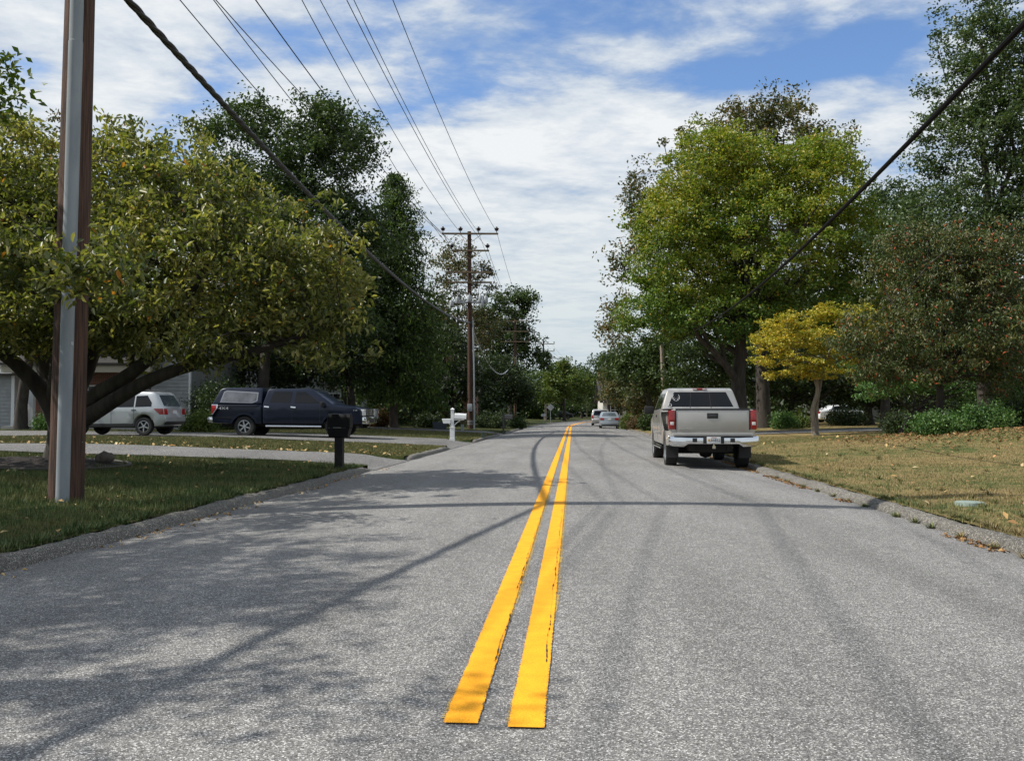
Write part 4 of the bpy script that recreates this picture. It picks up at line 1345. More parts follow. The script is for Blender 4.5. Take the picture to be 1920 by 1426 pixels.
shrub('shrub', 'dark round shrub beside the third mailbox', 972, 72, 16, 20, L_GREEN, 215, 50, 50, 0.15, cr=.35)
shrub('shrub', 'shadowy shrub behind the hood of the blue pickup', 560, 50, 60, 60, L_DARK, 216, 120, 60, 0.13, cr=.4)
shrub('shrub', 'dark shrub far right of the golden maple trunk', 1590, 58, 40, 30, L_DARK, 217, 70, 60, 0.14, cr=.4)
shrub('shrub', 'dark bush under the reddening dogwood', 1700, 36, 55, 40, L_DARK, 218, 90, 60, 0.10, cr=.3)

# distant woods closing the view on both sides
def wood(name, label, x0, x1, y0, y1, z0, z1, n, leafmat, seed, leaf=0.7):
    rg = np.random.default_rng(seed)
    c = np.stack([x0 + (x1 - x0) * rg.random(n // 30), y0 + (y1 - y0) * rg.random(n // 30), z0 + (z1 - z0) * rg.random(n // 30) ** .8], 1)
    top = 0.72 + 0.34 * vnoise(c[:, 0], c[:, 1], 0.11, seed)
    c[:, 2] = z0 + (c[:, 2] - z0) * top
    P = np.repeat(c, 30, 0) + rg.normal(0, 1, (len(c) * 30, 3)) * [1.1, 1.1, .8]
    o = link(name, leaves_mesh(name, P, leaf, rg, 0.5), leafmat)
    return tag(o, label, 'trees', kind='stuff')


wood('far_woods', 'dark wood closing the view behind the left gardens', -75, -6, 78, 100, 0, 14, 42000, L_DARK, 301)
wood('far_woods', 'dark wood behind the right gardens', 22, 75, 74, 100, 0, 15, 42000, L_DARK, 302)
wood('far_woods', 'woods beyond the bend of the road', 2, 60, 225, 250, 0, 12, 24000, L_GREEN, 303, 1.1)

wood('far_woods', 'shrubby undergrowth behind the left gardens', -75, -5, 70, 76, -.3, 4.0, 26000, L_DARK, 304, .45)
wood('far_woods', 'shrubby undergrowth behind the right gardens', 14, 60, 92, 96, -.3, 5.0, 26000, L_GREEN, 305, .5)
wood('far_woods', 'low wood on the left before the bend', -16, 6, 150, 172, -.3, 9, 22000, L_GREEN, 306, .8)
wood('far_woods', 'undergrowth among the left trees before the bend', -9, -2.5, 96, 120, -.3, 3.6, 12000, L_DARK, 307, .5)

# ------------------------------------------------------------------ utility poles and wires
M_POLE = mat('creosoted_wood', (0.024, 0.014, 0.010), (0.120, 0.058, 0.034), scale=6, rough=0.85, bump=0.7, bscale=20, stretch=(6, 6, 0.25))
M_POLE_G = mat('weathered_wood', (0.19, 0.155, 0.12), (0.31, 0.26, 0.20), scale=5, rough=0.9, bump=0.4, bscale=20, stretch=(6, 6, 0.3))
M_ARM = mat('crossarm_wood', (0.14, 0.10, 0.06), (0.23, 0.17, 0.10), scale=8, rough=0.85, stretch=(0.5, 6, 6))
M_PVC = mat('grey_conduit', (0.21, 0.235, 0.25), (0.28, 0.305, 0.32), scale=2.2, rough=0.55, spec=0.4, stretch=(3, 3, 0.6))
M_GALV = mat('galvanised_steel', (0.40, 0.42, 0.44), (0.50, 0.52, 0.54), scale=8, rough=0.5, metal=0.3)
M_INS = mat('brown_porcelain', (0.035, 0.018, 0.014), rough=0.3)
M_WIRE = mat('black_wire', (0.016, 0.016, 0.017), rough=0.7)
M_CABLE = mat('black_cable', (0.022, 0.021, 0.022), rough=0.5, spec=0.5)
M_BLACK = mat('matt_black', (0.012, 0.012, 0.013), rough=0.8)
M_TAG = mat('tag_aluminium', (0.6, 0.6, 0.6), rough=0.4)


def insulator(m, x, y, z, s=1.0):
    m.lathe([(0.015 * s, 0), (0.02 * s, .10 * s), (.085 * s, .11 * s), (.095 * s, .14 * s), (.05 * s, .16 * s), (.11 * s, .18 * s), (.115 * s, .215 * s), (.05 * s, .24 * s), (.04 * s, .29 * s), (0.0, .30 * s)], 10, c=(x, y, z))


def crossarm(root, z, x0, x1, ins, y=-0.2, t=.06, back=None, isz=1.25):
    a = MB()
    a.box(x0, x1, y - t, y + t, z - t, z + t)
    arm = a.build('crossarm', M_ARM, root, bevel=0.008, seg=1)
    b = MB()
    for sx in (-1, 1):
        e = min(abs(x0), abs(x1), 1.1) * .8 * sx
        b.tube([(e, y - t - .01, z), (0.02 * sx, y - t - .01, z - .62)], .018, 5)
    b.build('brace', M_ARM, root)
    for x in ins:
        i_ = MB()
        insulator(i_, x, y, z + t, isz)
        i_.build('insulator', M_INS, root, smooth=True)
    return arm


# near pole
PB = pw(127, 950, 11.4)
Z1 = gz(PB.x, 11.4)
pole1 = empty('utility_pole', (PB.x, 11.4, Z1), 0, 'nearest reddish wooden utility pole with a long grey conduit up its front', 'utility pole')
H1 = 14.7
LEAN = 0.0095
pb = MB()
n_ = 14
pb.tube([(LEAN * H1 * t, 0, -0.3 + (H1 + .3) * t) for t in np.linspace(0, 1, n_)], [0.215 - 0.075 * t for t in np.linspace(0, 1, n_)], 20)
pb.build('pole_shaft', M_POLE, pole1, smooth=True, angle=60)
cb = MB()
cx_, cy_ = 0.0, -0.255
CROT = Matrix.Rotation(R(15.5), 4, 'Z')


def conduit_box(z0, z1, w, dpt, m):
    prof = [(-w, .10), (-w, -.02), (-w * .72, -dpt * .75), (-w * .25, -dpt), (w * .25, -dpt), (w * .72, -dpt * .75), (w, -.02), (w, .10)]
    vs_ = []
    for z in (z0, z1):
        sh = LEAN * z
        for x, y in prof:
            q_ = CROT @ Vector((cx_ + x, cy_ + y + 0.06 + 0.004 * z, 0))
            vs_.append((q_.x + sh, q_.y, z))
    k = len(prof)
    fs_ = [(i, (i + 1) % k, (i + 1) % k + k, i + k) for i in range(k)] + [tuple(range(k))[::-1], tuple(range(k, 2 * k))]
    m.add(vs_, fs_)


conduit_box(-0.02, 2.95, .081, .075, cb)
cb.build('conduit', M_PVC, pole1, bevel=0.006, seg=1)
cb = MB(); conduit_box(2.87, 5.9, .086, .082, cb); cb.build('conduit', M_PVC, pole1, bevel=0.006, seg=1)
cb = MB(); conduit_box(5.82, 9.2, .081, .075, cb); cb.build('conduit', M_PVC, pole1, bevel=0.006, seg=1)
for z in np.arange(0.55, 8.2, 0.72):
    for sx in (1,):
        s_ = MB()
        s_.lathe([(0, -.012), (0.012, -.01), (0.012, .02)], 8, axis='y', c=(cx_ + .066 * sx, cy_ + .055 + .004 * z - .012, z))
        s_.v = [tuple(CROT @ Vector(v_) + Vector((LEAN * z, 0, 0))) for v_ in s_.v]
        o = s_.build('screw', M_BLACK, pole1)
bnd = MB(); bnd.tube([tuple(CROT @ Vector((a_, b_, 2.93)) + Vector((LEAN * 2.9, 0, 0))) for a_, b_ in ((-.115, -.17), (-.098, -.245), (-.03, -.275), (.03, -.275), (.098, -.245), (.115, -.17))], .008, 5)
bnd.build('strap', M_GALV, pole1)
for k_, (a_, z) in enumerate(((1.0, 1.1), (1.15, 1.75), (.75, 2.6), (1.2, 3.3), (.9, .75), (.7, 1.45))):
    m_ = MB(); q_ = Vector((math.cos(a_ - 1.57 + .55) * .205, math.sin(a_ - 1.57 + .55) * .205, z))
    m_.box(q_.x - .012, q_.x + .012, q_.y - .012, q_.y + .004, z - .004, z + .004); m_.build('staple', M_GALV, pole1)
tg = MB(); tg.box(.10, .16, -.215, -.205, 1.98, 2.02); tg.build('number_tag', M_TAG, pole1)
crossarm(pole1, H1 - .2 - Z1, -3.3, 1.35, (-3.05, -.9, 0.02, 1.2))
crossarm(pole1, 13.0 - Z1, -.5, 0.7, (-.4, .5))
crossarm(pole1, 11.5 - Z1, -2.5, .5, (-2.3, -1.8))
crossarm(pole1, 10.9 - Z1, -2.2, .5, (-2.05,))

# second pole
X2, Y2 = (882 - 960) / F * 63, 63.0
Zb2 = gz(X2, Y2)
pole2 = empty('utility_pole', (X2, Y2, Zb2), R(1), 'wooden utility pole with four crossarms and grey cans beside the road', 'utility pole')


def pz(py, Y=63.0, zb=None): return CAM_H + (HY - py) / F * Y - (Zb2 if zb is None else zb)
pb = MB()
hh2 = pz(432)
pb.tube([(-.05 * t * 2, 0, -.3 + (hh2 + .3) * t) for t in np.linspace(0, 1, 8)], [0.19 - 0.05 * t for t in np.linspace(0, 1, 8)], 14)
pb.build('pole_shaft', M_POLE, pole2, smooth=True, angle=60)


def lx(px, Y=63.0, X=None): return (px - 960) / F * Y - (X2 if X is None else X)
crossarm(pole2, pz(437), lx(828), lx(934), (lx(830), lx(863), lx(897), lx(931)), isz=1.5)
crossarm(pole2, pz(469), lx(846), lx(917), (lx(847), lx(914)), isz=1.5)
crossarm(pole2, pz(510), lx(838), lx(921), (lx(840), lx(919)), isz=1.0)
crossarm(pole2, pz(529), lx(838), lx(922), (), isz=1.0)
rk = MB(); rk.box(lx(846), lx(913), -.28, -.20, pz(566) - .05, pz(566) + .05); rk.box(lx(846), lx(913), .18, .24, pz(566) - .05, pz(566) + .05)
rk.build('equipment_rack', M_GALV, pole2, bevel=.01, seg=1)
for cxp, dz in ((847, -.25), (858, 0), (880, .12), (901, .1), (904, -.2), (911, .05)):
    cn = MB()
    cn.lathe([(0, -.22), (.13, -.22), (.15, -.18), (.15, .2), (.13, .25), (.04, .27), (.03, .42), (0, .42)], 10, c=(lx(cxp), -.42, pz(564) + dz))
    cn.build('capacitor_can', M_GALV, pole2, smooth=True)
jw = MB()
for a_, b_ in ((840, 848), (858, 860), (900, 897), (919, 905)):
    jw = MB(); jw.tube([(lx(a_), -.2, pz(530)), (lx(a_) - .1, -.3, pz(545)), (lx(b_), -.42, pz(556))], .02, 5)
    jw.build('jumper_wire', M_WIRE, pole2)
rs = MB(); rs.tube([(.27, -.1, -.1), (.25, -.1, pz(700)), (.16, -.1, pz(600))], .07, 8); rs.build('riser_pipe', M_GALV, pole2, smooth=True)
bx = MB(); bx.box(-.20, .14, -.42, -.19, pz(771), pz(757)); bx.build('meter_box', M_GALV, pole2, bevel=.02)
for yy in (788.5, 791.5, 795):
    bb = MB(); bb.lathe([(.215, -.02), (.225, -.02), (.225, .02), (.215, .02)], 14, c=(.02, 0, pz(yy))); bb.build('steel_band', M_GALV, pole2)


def far_pole(px, Y, top_py, label, arm_px=28, arms=2, wood=M_POLE, dx=0.0):
    X = (px - 960) / F * Y
    zb = gz(X, Y)
    r_ = empty('utility_pole', (X, Y, zb), 0, label, 'utility pole')
    h = CAM_H + (HY - top_py) / F * Y - zb
    m = MB(); m.tube([(0, 0, -.3), (dx * .5, 0, h * .5), (dx, 0, h)], [.19, .165, .14], 10)
    m.build('pole_shaft', wood, r_, smooth=True, angle=60)
    half = arm_px / F * Y
    for k in range(arms):
        z = h - .25 - k * 1.3
        a = MB(); a.box(-half, half, -.25, -.13, z - .06, z + .06)
        a.build('crossarm', M_ARM, r_)
        for q in (-.95, -.4, .4, .95):
            i_ = MB(); insulator(i_, half * q, -.19, z + .06, 1.3); i_.build('insulator', M_INS, r_, smooth=True)
    return r_, X, h + zb


pole3, X3, T3 = far_pole(966, 112, 598, 'third utility pole, standing against the rounded green tree', 27, 3)
pole4, X4, T4 = far_pole(1019, 160, 642, 'fourth utility pole with crossarms against the sky at the bend', 21, 3)
pole5, X5, T5 = far_pole(1057, 205, 670, 'farthest utility pole, its crossarm just above the trees', 17, 1)
far_pole(1247, 70, 646, 'slim weathered bare pole rising behind the parked pickup', 1, 0, M_POLE_G, dx=-.25)
far_pole(1162, 118, 697, 'far weathered pole above the parked sedan', 1, 0, M_POLE_G)
far_pole(1100, 185, 740, 'short pale pole at the end of the road', 1, 0, M_POLE_G)
far_pole(1023, 128, 756, 'thin pale post beside the diamond sign', 1, 0, M_POLE_G)


def wire(name, pts, r, label, cat='cable', material=None, n=5, group=None):
    m = MB()
    m.tube(pts, r, n)
    o = m.build(name, material or M_WIRE, smooth=True, fix=False)
    tag(o, label, cat, group)
    return o


def cat_pts(a, b, sag, n=28):
    a, b = Vector(a), Vector(b)
    out = []
    for i in range(n + 1):
        t = i / n
        p = a.lerp(b, t)
        p.z -= 4 * sag * t * (1 - t)
        out.append(p)
    return out


WF = [  # attachment X at near pole, height, attachment at second pole
    (-4.54, 14.5, 931, 432, 'rightmost'), (-5.64, 14.5, 897, 434, 'second from right'), (-5.26, 13.1, 914, 464, 'third from right'),
    (-6.53, 14.5, 863, 434, 'fourth from right'), (-6.04, 13.1, 847, 466, 'middle'), (-8.70, 14.5, 830, 436, 'fourth from left'),
    (-8.06, 11.5, 919, 503, 'third from left'), (-7.47, 11.5, 840, 505, 'second from left'), (-7.79, 10.9, 842, 526, 'leftmost')]
PWY0 = -34.0
for i, (x1, z1, px2, py2, nm) in enumerate(WF):
    p2 = pw(px2, py2, 62.8)
    near = Vector((x1 - 6.5, PWY0, z1))
    pts = cat_pts(near, (x1, 11.2, z1), 1.0, 10)[:-1] + cat_pts((x1, 11.2, z1), p2, 1.0, 24)
    # onward to the third and fourth poles
    off = (px2 - 880) / F * 63 * 0.8
    p3 = Vector((X3 + off, 112, T3 - .1 - max(0, (14.3 - p2.z)) * .9)); p4 = Vector((X4 + off, 160, T4 - .1 - max(0, 14.3 - p2.z) * .9)); p5 = Vector((X5 + off, 205, T5 - .1))
    pts = pts[:-1] + cat_pts(p2, p3, .9, 12)
    if i in (0, 1, 3, 5):
        pts = pts[:-1] + cat_pts(p3, p4, .9, 8)[:-1] + cat_pts(p4, p5, .9, 8)
    wire('power_wire', pts, 0.013 if nm != 'fourth from left' else .02, nm + ' of the thin wires fanning out at the top of the picture', 'power line', group='power wires running from the near pole')


# twisted bundle of communication cables
def bundle_z(y): return 6.42 + 0.0015 * (y - 33) ** 2
BX1, BX2 = -5.40, -2.98
core = []
for i in range(420):
    y = 11.4 + (62.8 - 11.4) * i / 419
    core.append(Vector((BX1 + (BX2 - BX1) * (y - 11.4) / 51.4, y, bundle_z(y))))
zA = core[0].z
prev = []
for i in range(60):
    t = i / 60
    prev.append(Vector((-13.4 + (BX1 + 13.4) * t, PWY0 + (11.4 - PWY0) * t, zA + .5 * (1 - t) - 4 * 1.5 * t * (1 - t))))
cpath = prev + core
bund = MB()
ph = 0.0
for k in range(3):
    q, last = [], None
    ang = k * 2.0944
    for p in cpath:
        if last is not None:
            ang += (p - last).length * 2 * math.pi / 1.15
        last = p
        q.append(p + Vector((math.cos(ang), 0, math.sin(ang))) * 0.026)
    bund.tube(q, 0.034, 6)
o = bund.build('twisted_cable', M_CABLE, smooth=True, fix=False)
tag(o, 'thick black twisted cable sweeping from the top left down to the second utility pole', 'cable')
z3 = CAM_H + (HY - 676) / F * 112
z4 = CAM_H + (HY - 700) / F * 160
p_a = core[-1]
pts = cat_pts(p_a, (X3 - .3, 111.7, z3), 2.6, 20)
o = wire('twisted_cable', pts, .05, 'pale sagging cable between the second and third utility poles', material=M_GALV)
wire('twisted_cable', cat_pts((X3, 112, z3), (X4, 160, z4), 1.8, 14), .05, 'sagging cable between the third and fourth utility poles', material=M_GALV)

# single cable across the right of the picture
ctl = [(-20, 6.6), (0, 5.6), (9, 5.23), (12.5, 5.07), (19.5, 4.86), (27, 4.85), (35.4, 5.03), (50, 5.6), (70, 6.65)]
yy = np.linspace(-20, 70, 90)
zz = np.interp(yy, [c[0] for c in ctl], [c[1] for c in ctl])
for _ in range(12):
    zz[1:-1] = (zz[:-2] + 2 * zz[1:-1] + zz[2:]) / 4
wire('overhead_cable', [(4.21 + .110 * a, a, b) for a, b in zip(yy, zz)], 0.034, 'single thick black cable crossing the sky at the right', material=mat('flat_black_jacket', (0.006, 0.006, 0.0062), rough=0.85, spec=0.12), n=8)

# ------------------------------------------------------------------ mulch bed with rock
M_MULCH = mat('mulch', (0.009, 0.0065, 0.005), (0.026, 0.018, 0.013), scale=30, rough=1, bump=1.0, bscale=60)
bc = Vector((bs[0] - 0.35, bs[1] - 0.25, 0))
mv, mf = [], []
RN, SN = 7, 40
for i in range(RN + 1):
    for k in range(SN):
        a = 2 * math.pi * k / SN
        r = i / RN
        x = bc.x + math.cos(a) * r * 1.75
        y = bc.y + math.sin(a) * r * 1.35
        mv.append((x, y, gz(x, y) + 0.02 + 0.13 * (1 - r ** 2) + random.uniform(-.012, .012) * (r < .98)))
for i in range(RN):
    for k in range(SN):
        mf.append((i * SN + k, i * SN + (k + 1) % SN, (i + 1) * SN + (k + 1) % SN, (i + 1) * SN + k))
m = MB(); m.add(mv, mf)
tag(m.build('mulch_bed', M_MULCH, smooth=True, fix=False), 'dark mulch bed round the dogwood trunk', kind='structure')
ed = MB()
ed.tube([(bc.x + math.cos(a) * 1.78, bc.y + math.sin(a) * 1.38, gz(bc.x + math.cos(a) * 1.78, bc.y + math.sin(a) * 1.38) + .045) for a in np.linspace(0, 2 * math.pi, 49)], .025, 6, cap=False)
tag(ed.build('garden_edging', mat('edging_grey', (0.10, 0.095, 0.085), rough=.9), smooth=True, fix=False), 'thin grey edging strip round the dark mulch bed', 'edging')
bm = bmesh.new()
bmesh.ops.create_icosphere(bm, subdivisions=3, radius=1)
for v in bm.verts:
    f_ = 1 + .35 * (vnoise(v.co.x * 2, v.co.y * 2 + v.co.z, 1.2, 3) - .5)
    v.co = Vector((v.co.x * .17 * f_, v.co.y * .15 * f_, v.co.z * .13 * f_))
me = bpy.data.meshes.new('rock'); bm.to_mesh(me); bm.free()
rk_ = link('rock', me, mat('rock_grey', (0.07, 0.06, 0.05), (0.15, 0.13, 0.11), scale=9, rough=.95, bump=.5), smooth=True)
p = pw(199, 872, 17.4)
rk_.location = (p.x, 17.4, gz(p.x, 17.4) + .16)
tag(rk_, 'rounded brown rock lying on the mulch bed', 'rock')

# ------------------------------------------------------------------ mailboxes and small roadside things
M_WHT = mat('white_plastic', (0.72, 0.73, 0.72), (0.64, 0.65, 0.64), scale=3, rough=0.45)
M_BLK = mat('black_mailbox', (0.006, 0.006, 0.0065), rough=0.6, spec=0.2)
M_BLKW = mat('black_post_wood', (0.008, 0.007, 0.0065), (0.014, 0.012, 0.011), scale=12, rough=0.85)
M_DGREY = mat('dark_grey_paint', (0.05, 0.05, 0.048), (0.09, 0.085, 0.08), scale=6, rough=0.7)


def mailbox_shell(L_, W, Hh, n=10):
    """arched box along x, base at z=0"""
    prof = [(-W / 2, 0), (-W / 2, Hh - W / 2)]
    for i in range(1, n):
        a = math.pi - math.pi * i / n
        prof.append((W / 2 * math.cos(a), Hh - W / 2 + W / 2 * math.sin(a)))
    prof += [(W / 2, Hh - W / 2), (W / 2, 0)]
    k = len(prof)
    m = MB()
    vs_ = [(x, y, z) for x in (-L_ / 2, L_ / 2) for y, z in prof]
    fs_ = [(i, (i + 1) % k, (i + 1) % k + k, i + k) for i in range(k)] + [tuple(range(k))[::-1], tuple(range(k, 2 * k))]
    m.add(vs_, fs_)
    return m


RA = math.atan(0.0687)
# near black mailbox
X = (637 - 960) / F * 18.7
mbk = empty('mailbox', (X, 18.7, gz(X, 18.7)), -RA, 'black mailbox with newspaper holder on a square black post at the first driveway', 'mailbox')
pm = MB(); pm.box(-.085, .085, -.085, .085, -.15, .78); pm.build('post', M_BLKW, mbk, bevel=.01, seg=1)
bx_ = mailbox_shell(.47, .25, .29)
o = bx_.build('mailbox_body', M_BLK, mbk, bevel=.008, seg=1); o.location = (0, 0, .88)
dr = mailbox_shell(.02, .265, .30); o = dr.build('mailbox_door', M_BLK, mbk, bevel=.004, seg=1); o.location = (.24, 0, .878)
lw = MB()
lw.add([(-.24, -.13, .87), (.24, -.13, .87), (.24, .13, .87), (-.24, .13, .87), (-.20, -.12, .68), (.20, -.12, .68), (.20, .12, .68), (-.20, .12, .68)],
       [(0, 1, 2, 3), (4, 5, 6, 7), (0, 1, 5, 4), (1, 2, 6, 5), (2, 3, 7, 6), (3, 0, 4, 7)])
lw.build('newspaper_holder', M_BLK, mbk, bevel=.01, seg=1)
fl = MB(); fl.box(-.12, -.09, -.15, -.133, .98, 1.16); fl.box(-.09, .02, -.15, -.133, 1.11, 1.16); fl.build('flag', M_BLK, mbk)

# white mailbox
X = (848.5 - 960) / F * 39.2
mbw = empty('mailbox', (X, 39.2, gz(X, 39.2)), -RA, 'white mailbox with a moulded post and bracket arms on the left lawn', 'mailbox')
pm = MB(); pm.box(-.065, .065, -.065, .065, .55, 1.32)
pm.build('post', M_WHT, mbw, bevel=.008, seg=1)
pm = MB(); pm.box(-.10, .10, -.10, .10, 0, .55); pm.box(-.115, .115, -.115, .115, -.05, .07); pm.box(-.115, .115, -.115, .115, .53, .57)
pm.build('post_base', M_WHT, mbw, bevel=.006, seg=1)
cp = MB(); cp.add([(-.09, -.09, 1.32), (.09, -.09, 1.32), (.09, .09, 1.32), (-.09, .09, 1.32), (-.09, -.09, 1.35), (.09, -.09, 1.35), (.09, .09, 1.35), (-.09, .09, 1.35), (0, 0, 1.42)],
                  [(3, 2, 1, 0), (0, 1, 5, 4), (1, 2, 6, 5), (2, 3, 7, 6), (3, 0, 4, 7), (4, 5, 8), (5, 6, 8), (6, 7, 8), (7, 4, 8)]); cp.build('post_cap', M_WHT, mbw)
ar = MB(); ar.box(-.46, .52, -.03, .03, .86, .93); ar.build('crossbar', M_WHT, mbw, bevel=.006, seg=1)
o = mailbox_shell(.50, .19, .24).build('mailbox_body', M_WHT, mbw, bevel=.006, seg=1); o.location = (.34, -.02, .93); o.rotation_euler = (0, R(4), 0)
o = mailbox_shell(.02, .205, .25).build('mailbox_door', M_WHT, mbw, bevel=.004, seg=1); o.location = (.60, -.02, .915); o.rotation_euler = (0, R(4), 0)
nh = MB(); nh.add([(-.46, -.1, .93), (-.07, -.1, .93), (-.07, .1, .93), (-.46, .1, .93), (-.40, -.1, .72), (-.07, -.1, .72), (-.07, .1, .72), (-.40, .1, .72)],
                  [(0, 1, 2, 3), (4, 5, 6, 7), (0, 1, 5, 4), (1, 2, 6, 5), (2, 3, 7, 6), (3, 0, 4, 7)])
nh.build('newspaper_holder', M_WHT, mbw, bevel=.012, seg=1)
for sx in (-1, 1):
    k_ = MB(); k_.tube([(sx * .06, 0, .58), (sx * .11, 0, .68), (sx * .20, 0, .76), (sx * .34, 0, .85)], .022, 6); k_.build('bracket', M_WHT, mbw, smooth=True)

# third mailbox
X = (944 - 960) / F * 56
mb3 = empty('mailbox', (X, 56, gz(X, 56)), -RA, 'dark mailbox on a thin post beyond the second utility pole', 'mailbox')
pm = MB(); pm.tube([(0, 0, -.1), (0, 0, 1.22)], .06, 8); pm.build('post', M_DGREY, mb3)
o = mailbox_shell(.50, .20, .27).build('mailbox_body', mat('bronze_grey_metal', (.13, .12, .11), rough=.5), mb3, bevel=.006, seg=1); o.location = (.32, 0, .85)
k_ = MB(); k_.box(0, .5, -.03, .03, .80, .85); k_.tube([(.05, 0, .45), (.12, 0, .55), (.32, 0, .8)], .02, 5); k_.build('bracket', M_DGREY, mb3)
cb = MB(); cb.lathe([(0.03, 0), (.05, .04), (0, .10)], 8, c=(0, 0, 1.22)); cb.build('finial', M_DGREY, mb3)

# small pedestals
X = (906 - 960) / F * 44; m = MB(); m.box(-.085, .085, -.085, .085, -.05, .24); m.box(-.095, .095, -.095, .095, .24, .27)
o = m.build('utility_pedestal', mat('pedestal_green', (.05, .075, .05), rough=.6), bevel=.008, seg=1); o.location = (X, 44, gz(X, 44))
tag(o, 'short dark green utility pedestal near the kerb', 'pedestal')
X = (867 - 960) / F * 54; m = MB(); m.box(-.09, .09, -.09, .09, -.05, .42); m.box(-.10, .10, -.10, .10, .42, .46)
o = m.build('utility_pedestal', mat('pedestal_grey', (.22, .24, .22), rough=.6), bevel=.008, seg=1); o.location = (X, 54, gz(X, 54))
tag(o, 'short grey utility pedestal left of the second pole base', 'pedestal')
p = pw(825, 795, 58); m = MB()
m.add([(-.40, -.3, 0), (.40, -.3, 0), (.40, .3, 0), (-.40, .3, 0), (-.48, -.36, .48), (.48, -.36, .48), (.48, .36, .48), (-.48, .36, .48)], [(3, 2, 1, 0), (4, 5, 6, 7), (0, 1, 5, 4), (1, 2, 6, 5), (2, 3, 7, 6), (3, 0, 4, 7)])
o = m.build('planter', mat('slate_blue', (.045, .055, .075), rough=.6), bevel=.02, seg=1); o.location = (p.x, 58, gz(p.x, 58))
tag(o, 'low slate blue planter under the trees left of the white mailbox', 'planter')


def sign_post(px, Y, post_h, label, plate, w, col_, cat='sign'):
    X = (px - 960) / F * Y
    r_ = empty('road_sign', (X, Y, gz(X, Y)), 0, label, cat)
    m = MB(); m.box(-.03, .03, -.02, .02, -.1, post_h); m.build('post', M_GALV, r_)
    m = MB()
    if plate == 'diamond':
        z = post_h - w * .55
        m.add([(0, -.03, z - w), (w, -.03, z), (0, -.03, z + w), (-w, -.03, z), (0, -.025, z - w), (w, -.025, z), (0, -.025, z + w), (-w, -.025, z)],
              [(0, 1, 2, 3), (7, 6, 5, 4), (0, 4, 5, 1), (1, 5, 6, 2), (2, 6, 7, 3), (3, 7, 4, 0)])
    else:
        z = post_h
        m.box(-w, w, -.04, -.03, z - w * 1.1, z)
    m.build('sign_plate', col_, r_)
    return r_


sign_post(1032, 120, 2.3, 'back of a grey diamond shaped road sign on a post by the bend', 'diamond', .52, mat('bare_aluminium', (.30, .31, .31), rough=.5))
sign_post(1019, 108, 1.15, 'small white square sign standing on the far left lawn', 'square', .28, M_WHT)

# ------------------------------------------------------------------ vehicles
def car_paint(name, col, metal=0.5, rough=0.35):
    return mat(name, col, tuple(c * 0.88 for c in col), scale=1.2, rough=rough, metal=metal, coat=(0.25 if max(col) < 0.1 else 0.7), spec=(0.3 if max(col) < 0.1 else 0.5))


M_GLASS = mat('dark_car_glass', (0.004, 0.0045, 0.006), rough=0.05, spec=0.35)
M_GLASS_L = mat('light_car_glass', (0.06, 0.075, 0.085), rough=0.05, spec=0.9)
M_TYRE = mat('tyre_rubber', (0.014, 0.014, 0.014), (0.022, 0.021, 0.02), scale=20, rough=0.9)
M_RIM = mat('alloy_rim', (0.42, 0.43, 0.44), rough=0.3, metal=0.8)
M_CHROME = mat('chrome', (0.72, 0.73, 0.74), rough=0.12, metal=1.0)
M_TRIM = mat('black_trim', (0.015, 0.015, 0.016), rough=0.6)
M_RED = mat('red_lens', (0.36, 0.012, 0.010), (0.22, 0.006, 0.006), scale=14, rough=0.15, coat=0.5)
M_CLEAR = mat('clear_lens', (0.62, 0.62, 0.60), rough=0.15, coat=0.5)
M_AMBER = mat('amber_lens', (0.55, 0.16, 0.02), rough=0.2)
M_UNDER = mat('underbody', (0.018, 0.017, 0.016), rough=0.9)
M_PLATE = mat('plate_white', (0.62, 0.63, 0.62), rough=0.5)
M_INK = mat('plate_ink', (0.02, 0.02, 0.025), rough=0.6)
M_DECAL = mat('white_decal', (0.50, 0.50, 0.50), rough=0.6)


def offset_poly(P, d):
    """move a closed polygon inward by d (list of (x,z), any orientation)"""
    n = len(P)
    A = sum(P[i][0] * P[(i + 1) % n][1] - P[(i + 1) % n][0] * P[i][1] for i in range(n))
    sg = 1 if A > 0 else -1
    out = []
    for i in range(n):
        p0, p1, p2 = Vector(P[i - 1]), Vector(P[i]), Vector(P[(i + 1) % n])
        e1 = (p1 - p0); e2 = (p2 - p1)
        if e1.length < 1e-6: e1 = e2
        if e2.length < 1e-6: e2 = e1
        e1 = e1.normalized(); e2 = e2.normalized()
        n1 = Vector((-e1.y, e1.x)) * sg; n2 = Vector((-e2.y, e2.x)) * sg
        m_ = n1 + n2
        if m_.length < 1e-4: m_ = n1
        m_.normalize()
        k = min(1.6, 1 / max(0.35, m_.dot(n1)))
        out.append((p1.x + m_.x * d * k, p1.y + m_.y * d * k))
    return out


def bisect_all(bm, xs, zs, ys=()):
    for (vals, no) in ((xs, (1, 0, 0)), (zs, (0, 0, 1)), (ys, (0, 1, 0))):
        for v in vals:
            co = [0, 0, 0]
            co[(0 if no[0] else (2 if no[2] else 1))] = v
            bmesh.ops.bisect_plane(bm, geom=bm.verts[:] + bm.edges[:] + bm.faces[:], plane_co=co, plane_no=no, dist=1e-4)


def fill2d(bm, vs_, pts):
    """triangulate a (concave) outline robustly"""
    n = len(pts)
    co, ed, fc, ov, oe, of = delaunay_2d_cdt([Vector(p) for p in pts], [(i, (i + 1) % n) for i in range(n)], [], 1, 1e-5)
    mp = []
    for c_, o_ in zip(co, ov):
        mp.append(vs_[o_[0]] if o_ else None)
    for f_ in fc:
        t_ = [mp[i] for i in f_]
        if None in t_ or len(set(t_)) < 3:
            continue
        try:
            bm.faces.new(t_)
        except ValueError:
            pass


